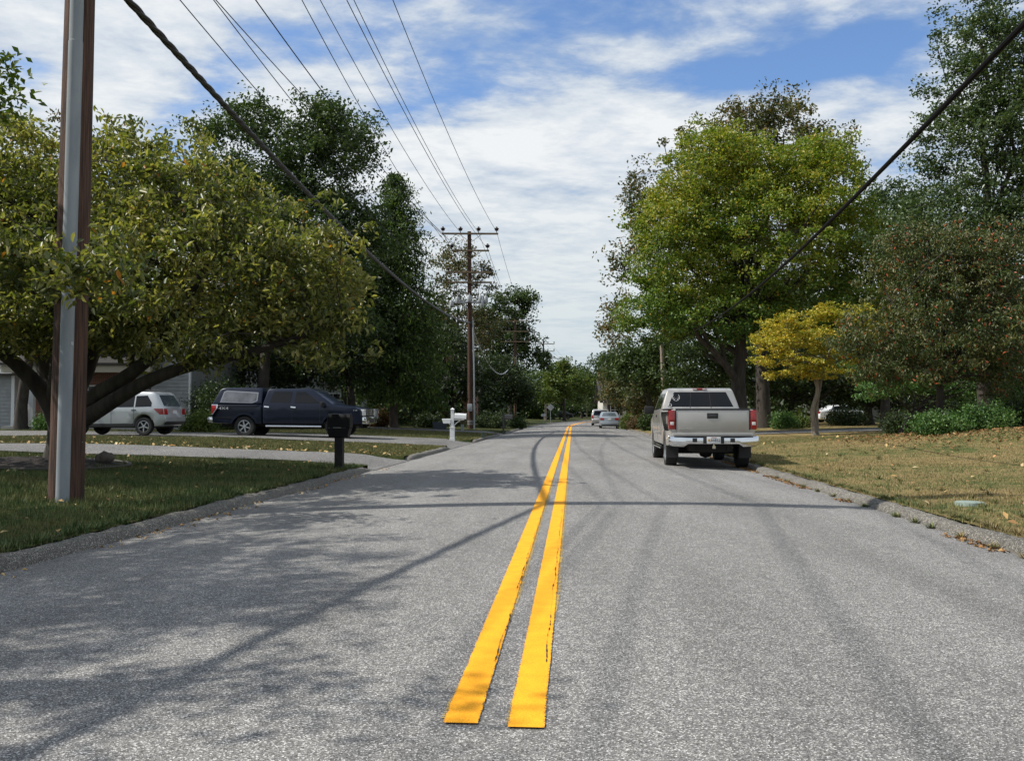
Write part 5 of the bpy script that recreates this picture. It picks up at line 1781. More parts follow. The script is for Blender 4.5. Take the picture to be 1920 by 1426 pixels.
class Car:
    """x forward, y left, z up; ground at z=0, origin at the middle between the axles"""

    def __init__(s, root, W, belt, roof_z, roof_k, ends, end_k=0.06, low_k=0.05, cab=None):
        s.root, s.W, s.belt, s.roof_z, s.roof_k, s.ends, s.end_k, s.low_k = root, W, belt, roof_z, roof_k, ends, end_k, low_k

    def f(s, x, z):
        k = 1.0
        if z > s.belt:
            t = (z - s.belt) / (s.roof_z - s.belt)
            k *= 1 - (1 - s.roof_k) * (0.75 * t + 0.25 * t * t)
        else:
            t = (s.belt - z) / s.belt
            k *= 1 - s.low_k * t * t
        for xe, sg in ((s.ends[0], -1), (s.ends[1], 1)):
            q = (sg * (x - xe) + 0.55) / 0.55
            if q > 0:
                k *= 1 - s.end_k * min(q, 1.1) ** 2
        return k

    def deform(s, bm):
        for v in bm.verts:
            v.co.y *= s.f(v.co.x, v.co.z)

    def finish(s, bm, name, material, smooth=True, angle=32, deform=True, weld=True):
        if weld:
            bmesh.ops.remove_doubles(bm, verts=bm.verts, dist=1e-4)
        if deform:
            s.deform(bm)
        bmesh.ops.recalc_face_normals(bm, faces=bm.faces)
        me = bpy.data.meshes.new(name)
        bm.to_mesh(me); bm.free()
        return link(name, me, material, s.root, smooth, angle)

    def shell(s, name, material, P, y0=None, y1=None, rr=0.06, xs=(), zs=(), inner_flat=False, parent=None):
        """outline P extruded over the width with rounded shoulders; y0,y1 for one-sided panels (outer side is y1)"""
        W2 = s.W / 2
        if y0 is None:
            lv = [(-W2, rr), (-W2 + rr * .3, rr * .3), (-W2 + rr, 0), (W2 - rr, 0), (W2 - rr * .3, rr * .3), (W2, rr)]
        else:
            sg = 1 if y1 > y0 else -1
            lv = [(y0, 0), (y1 - sg * rr, 0), (y1 - sg * rr * .3, rr * .3), (y1, rr)]
        bm = bmesh.new()
        rings = []
        for (y, off) in lv:
            Q = offset_poly(P, off) if off else P
            rings.append([bm.verts.new((x, y, z)) for x, z in Q])
        n = len(P)
        for a, b in zip(rings[:-1], rings[1:]):
            for i in range(n):
                bm.faces.new((a[i], a[(i + 1) % n], b[(i + 1) % n], b[i]))
        for rg_v in (rings[0], rings[-1]):
            fill2d(bm, rg_v, [(v.co.x, v.co.z) for v in rg_v])
        xs_ = list(xs) or list(np.arange(s.ends[0] + .12, s.ends[1], .28))
        zs_ = list(zs) or [s.belt - .35, s.belt - .12, s.belt, s.belt + .12, s.belt + .28, s.belt + .45]
        bisect_all(bm, xs_, zs_)
        return s.finish(bm, name, material)

    def side(s, name, material, P, off=0.006, sides=(1, -1), depth=0.03, parent=None):
        out = []
        for sg in sides:
            bm = bmesh.new()
            fill2d(bm, [bm.verts.new((x, 0, z)) for x, z in P], P)
            bisect_all(bm, list(np.arange(s.ends[0] + .12, s.ends[1], .28)), [s.belt, s.belt + .12, s.belt + .28, s.belt + .45, s.belt - .12, s.belt - .35])
            for v in bm.verts:
                v.co.y = sg * (s.W / 2 * s.f(v.co.x, v.co.z) + off)
            r_ = bmesh.ops.extrude_face_region(bm, geom=bm.faces[:])
            for v in [g_ for g_ in r_['geom'] if isinstance(g_, bmesh.types.BMVert)]:
                v.co.y -= sg * depth
            o = s.finish(bm, name, material, deform=False, angle=30)
            if parent: o.parent = parent
            out.append(o)
        return out

    def end(s, name, material, P, path, sgn, off=0.006, depth=0.03, mirror=False, parent=None, smooth=True, scale_y=True):
        """P: (y,z) polygon laid on the end surface x = path(z); sgn -1 rear, +1 front"""
        zs_ = [q[1] for q in path]
        xs_ = [q[0] for q in path]
        order = np.argsort(zs_)
        zs_ = np.array(zs_)[order]; xs_ = np.array(xs_)[order]
        out = []
        for m_ in ((1, -1) if mirror else (1,)):
            bm = bmesh.new()
            f_ = bm.faces.new([bm.verts.new((0, y * m_, z)) for y, z in P])
            bmesh.ops.triangulate(bm, faces=[f_], ngon_method='EAR_CLIP')
            bisect_all(bm, [], [z for z in zs_ if min(p_[1] for p_ in P) < z < max(p_[1] for p_ in P)], [-.6, -.3, 0, .3, .6])
            for v in bm.verts:
                x = float(np.interp(v.co.z, zs_, xs_))
                if scale_y: v.co.y *= s.f(x, v.co.z)
                v.co.x = x + sgn * off - sgn * s.crown * (v.co.y / (s.W / 2)) ** 2 if hasattr(s, 'crown') else x + sgn * off
            r_ = bmesh.ops.extrude_face_region(bm, geom=bm.faces[:])
            for v in [g_ for g_ in r_['geom'] if isinstance(g_, bmesh.types.BMVert)]:
                v.co.x -= sgn * depth
            o = s.finish(bm, name, material, deform=False, angle=30)
            if parent: o.parent = parent
            out.append(o)
        return out

    def box(s, name, material, x0, x1, y0, y1, z0, z1, bevel=0.01, parent=None):
        m = MB(); m.box(x0, x1, y0, y1, z0, z1)
        return m.build(name, material, parent or s.root, bevel=bevel)

    def wheel(s, x, y, r, w, spokes=5, rim_r=0.62, rim=None, side=1):
        t = MB()
        prof = [(r * .58, -w * .42), (r * .70, -w * .5), (r * .93, -w * .48), (r * .985, -w * .36), (r, -w * .2), (r, w * .2), (r * .985, w * .36), (r * .93, w * .48), (r * .70, w * .5), (r * .58, w * .42)]
        t.lathe(prof, 28, axis='y', closed=True)
        t.lathe([(0, side * w * .10), (r * .64, side * w * .10)], 28, axis='y')
        o = t.build('wheel', M_TYRE, s.root, smooth=True, angle=40)
        o.location = (x, y, r)
        q = MB()
        rr = r * rim_r
        q.lathe([(rr, side * w * .46), (rr * .93, side * w * .47), (rr * .90, side * w * .30), (rr, side * w * .25)], 28, axis='y', closed=True)
        q.lathe([(0, side * w * .40), (rr * .20, side * w * .39), (rr * .25, side * w * .25)], 14, axis='y')
        for k in range(spokes):
            a = 2 * math.pi * k / spokes + .3
            M_ = Matrix.Rotation(a, 4, 'Y')
            ya, yb = sorted((side * w * .24, side * w * .38))
            q.box(rr * .15, rr * .94, ya, yb, -rr * .10, rr * .10, M_)
        q.build('rim', rim or M_RIM, o, smooth=True, angle=30)
        return o


def arch_pts(xw, R_, zb, n=10):
    """arc over a wheel from the front foot to the rear foot, walking rearwards"""
    h0 = math.asin(min(1, max(-1, (zb - 0.38) / R_)))
    return [(xw + R_ * math.cos(a), 0.38 + R_ * math.sin(a)) for a in np.linspace(h0, math.pi - h0, n)]


def text_mesh(name, body, size, material, parent, M_, extrude=0.002, align='CENTER'):
    cu = bpy.data.curves.new(name, 'FONT')
    cu.body = body; cu.size = size; cu.extrude = extrude; cu.align_x = align; cu.align_y = 'CENTER'
    tmp = bpy.data.objects.new('tmp_text', cu)
    COL.objects.link(tmp)
    dg = bpy.context.evaluated_depsgraph_get()
    me = bpy.data.meshes.new_from_object(tmp.evaluated_get(dg))
    bpy.data.objects.remove(tmp)
    me.name = name
    me.transform(M_)
    return link(name, me, material, parent)


# axis helper matrices: text lies in local XY. Rear face seen from behind: right = -y(car)
M_REAR = Matrix(((0, 0, -1, 0), (-1, 0, 0, 0), (0, 1, 0, 0), (0, 0, 0, 1)))
M_RIGHT = Matrix(((1, 0, 0, 0), (0, 0, -1, 0), (0, 1, 0, 0), (0, 0, 0, 1)))      # right flank (y<0), reads towards +x


def pickup(loc, rz, label, paint, L_back, L_front, W, rail, roof, cab_rear, wind_base, hood_z, r, rear_pts=None, topper=False, crew=True, group=None, rim=None, bumper_z=(.53, .75)):
    """wheel centres at x = -L_wb/2 .. ; loc is the rear-bumper ground point's car frame origin"""
    root = empty('pickup_truck', loc, rz, label, 'pickup truck', group)
    xb, xf = -L_back, L_front             # rear and front ends of the body; wheels at +-wb/2
    wb2 = 1.84
    c = Car(root, W, rail - .12, roof, 0.80, (xb, xf), end_k=0.05, low_k=0.04)
    zb = .52
    aR = r + .10
    # cab + front end
    cr = cab_rear
    P = [(cr, zb), (cr, rail + .02), (cr + .16, roof - .06), (cr + .26, roof), (wind_base - 1.05, roof + .01), (wind_base - .80, roof - .05),
         (wind_base, hood_z + .06), (wind_base + .10, hood_z + .02), (xf - .35, hood_z - .08), (xf - .08, hood_z - .18), (xf, hood_z - .30), (xf, zb + .12), (xf - .05, zb)]
    P += arch_pts(wb2, aR, zb)
    c.shell('cab_body', paint, P, rr=.055)
    # bed: two sides, tailgate, floor, bulkhead
    Pb = [(cr - .025, zb), (cr - .025, rail - .01), (xb + .02, rail - .01), (xb, rail - .04), (xb + .01, zb + .22), (xb + .05, zb + .05)]
    Pb += [(x, z) for x, z in arch_pts(-wb2, aR, zb)[::-1]]
    for sg in (1, -1):
        c.shell('bed_side', paint, Pb, y0=sg * (W / 2 - .14), y1=sg * W / 2, rr=.045)
    c.box('bed_floor', M_TRIM, xb + .06, cr - .03, -W / 2 + .13, W / 2 - .13, .74, .80)
    c.box('bed_bulkhead', paint, cr - .09, cr - .035, -W / 2 + .145, W / 2 - .145, .801, rail - .03)
    # chassis
    u = MB()
    u.box(xb + .25, xf - .2, -.48, -.36, .42, .60); u.box(xb + .25, xf - .2, .36, .48, .42, .60)
    u.box(cr + .1, xf - .3, -W / 2 + .12, W / 2 - .12, .50, .60)
    u.tube([(-wb2, -.7, r), (-wb2, .7, r)], .07, 8); u.lathe([(0, -.17), (.13, -.13), (.18, 0), (.13, .13), (0, .17)], 12, axis='y', c=(-wb2, 0, r))
    u.tube([(wb2, -.7, r), (wb2, .7, r)], .07, 8)
    u.tube([(-wb2 + .1, .35, .5), (xb + .25, .42, .46)], .035, 8)
    u.box(xb + .3, -wb2 - .4, -.40, .40, .40, .62)
    u.tube([(-1.1, -.2, .45), (1.2, -.2, .45)], .12, 8)
    u.build('chassis', M_UNDER, root, smooth=True)
    for x in (-wb2, wb2):
        for sg in (1, -1):
            c.wheel(x, sg * (W / 2 - .16), r, .27, 6, .60, rim, side=sg)
    for sg in (1, -1):
        m = MB(); m.box(-.05, .06, -.13, .13, -.09, .12)
        o = m.build('side_mirror', M_BLACK, root, bevel=.03); o.location = (wind_base - .35, sg * (W / 2 + .13), rail - .02)
    return root, c, cr


# --- champagne pickup
M_CHAMP = car_paint('champagne_paint', (0.42, 0.405, 0.375), 0.40, 0.38)
TX, TY = 4.56, 20.15
TH = math.atan(0.083)
rz = math.pi / 2 - TH
Lb, Lf = 3.05, 2.75
cx = TX + Lb * math.sin(TH); cy = TY + Lb * math.cos(TH)
tr, c, cr = pickup((cx, cy, 0.012), rz, 'champagne pickup truck parked tail-on against the right kerb', M_CHAMP, Lb, Lf, 2.0, 1.39, 1.93, -.98, 1.55, 1.22, .40)
xb = -Lb
rear = [(xb, .5), (xb, 1.39)]
# tailgate with recessed border
c.box('tailgate', M_CHAMP, xb - .005, xb + .06, -.815, .815, .80, 1.372, bevel=.018)
tgp = c.box('tailgate_panel', M_CHAMP, xb - .013, xb + .02, -.775, .775, .90, 1.325, bevel=.02)
c.box('tailgate_cap', M_TRIM, xb - .015, xb + .075, -.83, .83, 1.365, 1.405, bevel=.014)
c.box('lower_valance', M_CHAMP, xb - .028, xb + .05, -.90, .90, .765, .852, bevel=.016)
for sg in (1, -1):
    o = c.box('bed_rail_cap', M_TRIM, xb + .05, cr - .05, sg * .93 - .055, sg * .93 + .055, 1.378, 1.402, bevel=.01)
# handle: dark surround with a paddle
hs = c.box('tailgate_handle', M_TRIM, xb - .024, xb, -.125, .125, 1.175, 1.30, bevel=.028)
c.box('handle_paddle', mat('satin_black', (.03, .03, .032), rough=.35), xb - .034, xb - .01, -.085, .085, 1.205, 1.265, bevel=.012)
# tail lights: tall three-part lenses at the corners
for sg in (1, -1):
    y0, y1 = sorted((sg * .845, sg * .985))
    lt = c.box('tail_light', M_RED, xb - .02, xb + .17, y0, y1, .93, 1.365, bevel=.022)
    c.box('light_lens', M_CLEAR, xb - .026, xb + .03, y0 + .025, y1 - .03, 1.025, 1.10, bevel=.012, parent=lt)
    lt2 = c.box('light_divider', mat('dark_red_lens', (.16, .006, .006), rough=.2), xb - .0235, xb + .03, y0 + .012, y1 - .012, 1.125, 1.145, bevel=.004, parent=lt)
    y0, y1 = sorted((sg * .818, sg * .843))
    c.box('light_trim', M_TRIM, xb - .012, xb + .05, y0, y1, .92, 1.365, bevel=.005)
# chrome step bumper with dropped ends, centre notch
bm_ = MB()
prof_y = [(-1.0, .60, .80), (-.93, .55, .79), (-.66, .535, .77), (-.56, .60, .765), (.56, .60, .765), (.66, .535, .77), (.93, .55, .79), (1.0, .60, .80)]
vs_, fs_ = [], []
for (y, z0, z1) in prof_y:
    xx = xb - .16 + .16 * max(0, abs(y) - .8) ** 1.0
    vs_ += [(xx + .02, y, z0), (xx, y, z0 + .03), (xx, y, z1 - .03), (xx + .03, y, z1 - .005), (xx + .20, y, z1 - .01), (xx + .20, y, z0 + .02)]
for i in range(len(prof_y) - 1):
    for k in range(6):
        a = i * 6 + k; b2 = i * 6 + (k + 1) % 6
        fs_.append((a, b2, b2 + 6, a + 6))
fs_ += [tuple(range(6)), tuple(range(len(prof_y) * 6 - 6, len(prof_y) * 6))[::-1]]
bm_.add(vs_, fs_)
bmp = bm_.build('rear_bumper', M_CHROME, tr, bevel=.006, seg=1)
c.box('bumper_step', M_TRIM, xb - .155, xb + .02, -.88, .88, .762, .782, bevel=.006, parent=bmp)
c.box('bumper_recess', M_TRIM, xb - .166, xb - .10, -.235, .235, .612, .758, bevel=.01, parent=bmp)
for y in (.42, -.42):
    c.box('step_pad', M_TRIM, xb - .165, xb - .10, y - .055, y + .055, .64, .735, bevel=.012, parent=bmp)
pl = c.box('licence_plate', M_PLATE, xb - .178, xb - .168, -.155, .155, .612, .765, bevel=.004)
text_mesh('plate_number', '36852', .088, M_INK, pl, Matrix.Translation((xb - .180, -.035, .683)) @ M_REAR)
dd_ = MB(); dd_.lathe([(0.0, 0), (.028, 0), (.028, .003), (0, .003)], 14, axis='x', c=(xb - .182, .105, .688)); dd_.build('plate_emblem', mat('emblem_orange', (.55, .16, .05), (.5, .4, .1), scale=30, rough=.5), pl)
text_mesh('plate_letters', 'MARYLAND', .022, mat('plate_red', (.4, .03, .03), rough=.5), pl, Matrix.Translation((xb - .180, .0, .748)) @ M_REAR)
tb = text_mesh('badge_lettering', 'SILVERADO', .062, M_CHROME, tr, Matrix.Translation((xb - .019, .755, .94)) @ M_REAR, extrude=.004, align='LEFT')
hb = MB(); hb.box(xb - .2, xb + .1, -.035, .035, .50, .56); hb.lathe([(0, 0), (.016, 0), (.016, .06), (.027, .075), (.02, .10), (0, .105)], 10, c=(xb - .19, 0, .56)); hb.build('tow_hitch', M_CHROME, tr, smooth=True)
# rear window and third brake light
wpath = [(cr, 1.39), (cr + .16, 1.87)]
rw = c.end('rear_window', M_GLASS, [(-.86, 1.42), (.86, 1.42), (.82, 1.60), (.77, 1.83), (-.77, 1.83), (-.82, 1.60)], wpath, -1, off=.006)[0]
for y in (-.27, .27):
    c.end('window_bar', M_TRIM, [(y - .008, 1.43), (y + .008, 1.43), (y + .008, 1.825), (y - .008, 1.825)], wpath, -1, off=.010, depth=.006, parent=rw)
hl = c.box('brake_light', M_RED, cr + .15, cr + .24, -.17, .17, 1.875, 1.925, bevel=.012)
for y in (-.115, .115):
    c.box('light_lens', M_CLEAR, cr + .144, cr + .2, y - .045, y + .045, 1.885, 1.915, bevel=.006, parent=hl)
# window stickers: antlered head and a small ring
def pane_x(z): return cr + (z - 1.39) * .16 / .48 - .016
for sg in (1, -1):
    st_ = MB()
    pts = [(.0, -.075), (.045, -.06), (.085, -.01), (.085, .045), (.06, .085)]
    st_.tube([(pane_x(1.68 + q), .60 + sg * p_, 1.68 + q) for p_, q in pts], .007, 5)
    st_.tube([(pane_x(1.68 - .02), .60 + sg * .08, 1.68 - .02), (pane_x(1.68 + .03), .60 + sg * .045, 1.68 + .025)], .006, 5)
    st_.tube([(pane_x(1.68 - .05), .60 + sg * .05, 1.68 - .05), (pane_x(1.68), .60 + sg * .02, 1.68 - .01)], .006, 5)
    st_.build('antler_decal', M_DECAL, rw)
sm = MB(); sm.tube([(pane_x(1.50 + .035 * math.sin(a)), .755 + .035 * math.cos(a), 1.50 + .035 * math.sin(a)) for a in np.linspace(0, 6.283, 17)], .008, 5); sm.build('ring_decal', M_DECAL, rw)
# side windows, handles, step bar, seams
c.side('side_window', M_GLASS, [(cr + .20, 1.42), (cr + 1.00, 1.40), (cr + 1.00, 1.80), (cr + .34, 1.80)])
c.side('side_window', M_GLASS, [(cr + 1.08, 1.40), (cr + 2.10, 1.38), (cr + 1.60, 1.80), (cr + 1.08, 1.80)])
c.side('door_handle', M_TRIM, [(cr + 1.10, 1.20), (cr + 1.28, 1.20), (cr + 1.28, 1.25), (cr + 1.10, 1.25)], off=.02)
c.side('door_seam', M_TRIM, [(cr + 1.035, .60), (cr + 1.047, .60), (cr + 1.047, 1.38), (cr + 1.035, 1.38)], off=.002, depth=.006)
c.side('body_moulding', M_CHAMP, [(cr + .05, .78), (1.2, .78), (1.2, .84), (cr + .05, .84)], off=.014)
for sg in (1, -1):
    m = MB(); m.tube([(cr + .1, sg * .96, .44), (1.25, sg * .96, .44)], .045, 8); m.build('step_bar', M_CHROME, tr, smooth=True)
    m = MB(); m.box(-2.36, -2.34, sg * .84 - .14, sg * .84 + .14, .25, .6); m.build('mud_flap', M_TRIM, tr)
c.side('fuel_cap', M_CHAMP, [(-2.78, 1.05), (-2.58, 1.05), (-2.58, 1.23), (-2.78, 1.23)], off=.008, sides=(1,))

# --- blue pickup with canopy, in the second driveway
M_BLUE = car_paint('navy_paint', (0.0060, 0.0105, 0.026), 0.2, 0.30)
bl_rz = -math.atan(0.0687)
Yb = 36.2
bx_c = (555 - 960) / F * 36.0
zt = gz(bx_c, Yb) + .015
blu, c, cr = pickup((bx_c, Yb, zt), bl_rz, 'navy blue crew cab pickup with a matching canopy over its bed', M_BLUE, 3.20, 3.0, 2.0, 1.30, 1.93, -1.10, 1.72, 1.27, .42)
xb = -3.20
c.box('tailgate', M_BLUE, xb - .01, xb + .06, -.83, .83, .62, 1.29, bevel=.02)
# canopy
cp_ = Car(blu, 1.98, 1.30, 1.98, .80, (xb, 3.0), end_k=.03)
cp_.shell('canopy', M_BLUE, [(xb + .02, 1.30), (cr - .03, 1.30), (cr - .03, 1.93), (cr - .1, 1.965), (xb + .55, 1.975), (xb + .42, 1.955), (xb + .30, 1.88)], rr=.05)
cp_.side('canopy_window', mat('smoky_canopy_glass', (.16, .165, .18), (.07, .075, .085), scale=2.2, rough=.15), [(xb + .42, 1.42), (cr - .45, 1.38), (cr - .26, 1.46), (cr - .25, 1.74), (xb + .62, 1.82), (xb + .52, 1.78)], off=.008)
cp_.side('window_frame', mat('grey_frame', (.22, .23, .25), rough=.4, metal=.5), [(xb + .36, 1.385), (cr - .42, 1.345), (cr - .21, 1.43), (cr - .20, 1.78), (xb + .60, 1.86), (xb + .48, 1.81)], off=.004)
c.side('side_window', M_GLASS, [(cr + .30, 1.40), (cr + 1.12, 1.37), (cr + 1.18, 1.80), (cr + .42, 1.81)])
c.side('side_window', M_GLASS, [(cr + 1.30, 1.36), (cr + 2.32, 1.34), (cr + 2.05, 1.56), (cr + 1.72, 1.79), (cr + 1.34, 1.80)])
c.side('door_seam', M_TRIM, [(cr + 1.20, .60), (cr + 1.212, .60), (cr + 1.212, 1.36), (cr + 1.20, 1.36)], off=.003, depth=.006)
c.side('door_seam', M_TRIM, [(cr + 2.32, .60), (cr + 2.332, .60), (cr + 2.332, 1.3), (cr + 2.32, 1.3)], off=.003, depth=.006)
c.side('door_handle', M_CHROME, [(cr + .08, 1.19), (cr + .28, 1.17), (cr + .28, 1.22), (cr + .08, 1.24)], off=.03)
c.side('door_handle', M_CHROME, [(cr + 1.16, 1.17), (cr + 1.36, 1.15), (cr + 1.36, 1.20), (cr + 1.16, 1.22)], off=.03)
c.side('tail_light', M_RED, [(xb, .93), (xb + .05, .93), (xb + .21, 1.16), (xb + .22, 1.27), (xb, 1.27)], off=.006)
c.side('light_trim', M_CHROME, [(xb + .0, .90), (xb + .07, .90), (xb + .26, 1.15), (xb + .27, 1.30), (xb, 1.30)], off=.003)
c.end('tail_light', M_RED, [(.78, .93), (.98, .93), (.98, 1.27), (.78, 1.27)], [(xb, .5), (xb, 1.3)], -1, off=.012, mirror=True)
for sg in (1, -1):
    m = MB(); m.tube([(cr + .15, sg * .98, .44), (1.30, sg * .98, .42)], .040, 8); m.build('step_bar', M_CHROME, blu, smooth=True)
c.box('rear_bumper', M_CHROME, xb - .16, xb + .06, -.96, .96, .58, .80, bevel=.04)
fb = c.box('front_bumper', M_CHROME, 2.93, 3.10, -.98, .98, .52, .80, bevel=.05)
c.box('bumper_inset', M_TRIM, 3.04, 3.112, -.42, .42, .56, .74, bevel=.02, parent=fb)
for y in (-.72, .72):
    m = MB(); m.lathe([(0, .105), (.06, .105), (.07, .09)], 14, axis='x', c=(3.0, y, .655)); m.build('fog_lamp', M_TRIM, fb)
gr = c.box('grille', M_TRIM, 2.95, 3.035, -.60, .60, .84, 1.12, bevel=.02)
for z in (.90, .98, 1.06):
    c.box('grille_bar', M_CHROME, 2.99, 3.05, -.56, .56, z - .018, z + .018, bevel=.006, parent=gr)
for sg in (1, -1):
    y0, y1 = sorted((sg * .62, sg * .96))
    c.box('headlight', M_CLEAR, 2.76, 3.02, y0, y1, .84, 1.10, bevel=.03)
wp = [(1.72, 1.28), (.92, 1.88)]
c.end('windshield', M_GLASS_L, [(-.86, 1.30), (.86, 1.30), (.80, 1.86), (-.80, 1.86)], wp, 1, off=.008)
text_mesh('badge_lettering', '4X4', .15, M_DECAL, blu, Matrix.Translation((xb + .52, -1.006, 1.14)) @ M_RIGHT @ Matrix.Scale(1.6, 4, (1, 0, 0)))
text_mesh('badge_lettering', 'F-150', .07, M_CHROME, blu, Matrix.Translation((2.66, -1.0, 1.06)) @ M_RIGHT)
c.side('fender_flare', M_BLUE, [(x, z) for x, z in arch_pts(-1.84, .60, .55, 12)] + [(x, z) for x, z in arch_pts(-1.84, .51, .55, 12)[::-1]], off=.02)
c.side('fender_flare', M_BLUE, [(x, z) for x, z in arch_pts(1.84, .60, .55, 12)] + [(x, z) for x, z in arch_pts(1.84, .51, .55, 12)[::-1]], off=.02)

# --- white pickup deeper in the left gardens
M_WPAINT = car_paint('white_paint', (0.70, 0.71, 0.72), 0.0, 0.35)
Xw = (703 - 960) / F * 54
wz = gz(Xw - 2.6, 54.5) - .03
whp, c, cr = pickup((Xw - 2.75, 54.5, wz), math.pi - .08, 'white pickup truck parked beyond the hood of the blue one', M_WPAINT, 2.75, 2.6, 1.85, 1.22, 1.80, -.70, 1.5, 1.12, .38)
c.box('tailgate', M_WPAINT, -2.76, -2.69, -.75, .75, .62, 1.2, bevel=.02)
c.end('rear_window', M_GLASS, [(-.72, 1.28), (.72, 1.28), (.66, 1.68), (-.66, 1.68)], [(cr, 1.22), (cr + .16, 1.74)], -1)
c.side('side_window', M_GLASS, [(cr + .25, 1.26), (cr + 1.7, 1.24), (cr + 1.3, 1.68), (cr + .34, 1.68)])
c.side('tail_light', M_RED, [(-2.75, .80), (-2.62, .80), (-2.62, 1.12), (-2.75, 1.12)], off=.006)
c.end('tail_light', M_RED, [(.76, .80), (.91, .80), (.91, 1.14), (.76, 1.14)], [(-2.75, .5), (-2.75, 1.3)], -1, off=.012, mirror=True)
c.box('rear_bumper', M_CHROME, -2.90, -2.70, -.88, .88, .52, .70, bevel=.03)


# --- one-box cars
def saloon(kind, loc, rz, label, paint, P, W, belt, roof, roof_k, ends, wheels, r, zb, group=None, spokes=5, low=0.06, cat='car'):
    root = empty(kind, loc, rz, label, cat, group)
    c = Car(root, W, belt, roof, roof_k, ends, end_k=.10, low_k=low)
    Q = list(P) + arch_pts(wheels[1], r + .07, zb, 10) + arch_pts(wheels[0], r + .07, zb, 10)
    c.shell('body', paint, Q, rr=.07)
    u = MB(); u.box(ends[0] + .3, ends[1] - .3, -W / 2 + .15, W / 2 - .15, zb - .05, zb + .1)
    u.tube([(wheels[0], -.6, r), (wheels[0], .6, r)], .06, 6); u.tube([(wheels[1], -.6, r), (wheels[1], .6, r)], .06, 6)
    u.build('chassis', M_UNDER, root)
    for x in wheels:
        for sg in (1, -1):
            c.wheel(x, sg * (W / 2 - .13), r, .22, spokes, .64, side=sg)
    return root, c


M_SILV = car_paint('silver_paint', (0.46, 0.48, 0.49), 0.45, 0.32)
M_SILV2 = car_paint('blue_silver_paint', (0.33, 0.37, 0.40), 0.4, 0.35)
M_SILV3 = car_paint('pewter_paint', (0.40, 0.40, 0.39), 0.4, 0.35)

# silver wagon in the second driveway, nose to the house
Yf = 34.6
RW = pw(270, 800, 33.4)
WZ = math.pi - R(6)
ctr_x = RW.x - 1.31 * math.cos(R(6)) + .0
zf_ = gz(ctr_x, Yf) + .02
Pw = [(-1.98, .36), (-2.10, .48), (-2.18, .52), (-2.18, .70), (-2.12, .80), (-2.10, 1.02), (-2.02, 1.10), (-1.72, 1.60), (-1.60, 1.66), (-.3, 1.69), (.30, 1.65), (.50, 1.60), (1.14, 1.12), (1.22, 1.06), (2.05, .93), (2.28, .80), (2.34, .62), (2.32, .40), (2.2, .34)]
wag, c = saloon('station_wagon', (ctr_x, Yf, zf_), WZ, 'silver estate car with roof rails parked behind the near pole', M_SILV, Pw, 1.80, 1.02, 1.69, .80, (-2.18, 2.34), (-1.31, 1.31), .345, .34)
c.side('side_window', M_GLASS, [(-1.62, 1.10), (-.98, 1.08), (-.98, 1.50), (-1.42, 1.52), (-1.62, 1.25)])
c.side('side_window', M_GLASS, [(-.92, 1.08), (-.06, 1.07), (-.06, 1.53), (-.92, 1.51)])
c.side('side_window', M_GLASS, [(.02, 1.07), (.98, 1.10), (.42, 1.50), (.02, 1.53)])
c.side('door_handle', M_TRIM, [(-1.02, .94), (-.84, .94), (-.84, .98), (-1.02, .98)], off=.02)
c.side('door_handle', M_TRIM, [(-.08, .94), (.10, .94), (.10, .98), (-.08, .98)], off=.02)
c.side('door_seam', M_TRIM, [(-.03, .42), (-.018, .42), (-.018, 1.05), (-.03, 1.05)], off=.003, depth=.006)
c.side('door_seam', M_TRIM, [(-.93, .62), (-.918, .62), (-.918, 1.05), (-.93, 1.05)], off=.003, depth=.006)
c.side('sill_trim', M_TRIM, [(-.90, .33), (.90, .33), (.90, .45), (-.90, .45)], off=.010)
c.side('tail_light', M_RED, [(-2.09, .80), (-1.95, .80), (-1.72, 1.02), (-2.06, 1.02)], off=.008)
rp = [(-2.18, .55), (-2.12, .80), (-2.10, 1.02), (-2.02, 1.10), (-1.72, 1.60)]
c.end('tail_light', M_RED, [(.62, .80), (.89, .80), (.88, 1.02), (.66, 1.02)], rp, -1, off=.012, mirror=True)
c.end('rear_window', M_GLASS_L, [(-.70, 1.12), (.70, 1.12), (.66, 1.54), (-.66, 1.54)], rp, -1, off=.010)
pl = c.end('licence_plate', M_PLATE, [(-.16, .82), (.16, .82), (.16, .96), (-.16, .96)], rp, -1, off=.016)[0]
c.end('rear_bumper', M_TRIM, [(-.82, .40), (.82, .40), (.86, .54), (-.86, .54)], [(-2.05, .36), (-2.18, .54)], -1, off=.012)
for sg in (1, -1):
    m = MB(); m.tube([(-1.45, sg * .64, 1.66), (-1.3, sg * .64, 1.735), (-.1, sg * .645, 1.755), (.18, sg * .64, 1.67)], .02, 6); m.build('roof_rail', M_TRIM, wag, smooth=True)
    m = MB(); m.box(-.05, .06, -.09, .09, -.06, .08); o = m.build('side_mirror', M_SILV, wag, bevel=.025); o.location = (.88, sg * 1.0, 1.10)
m = MB(); m.tube([(-1.2, 0, 1.66), (-1.42, 0, 1.86)], .008, 5); m.build('antenna', M_TRIM, wag)

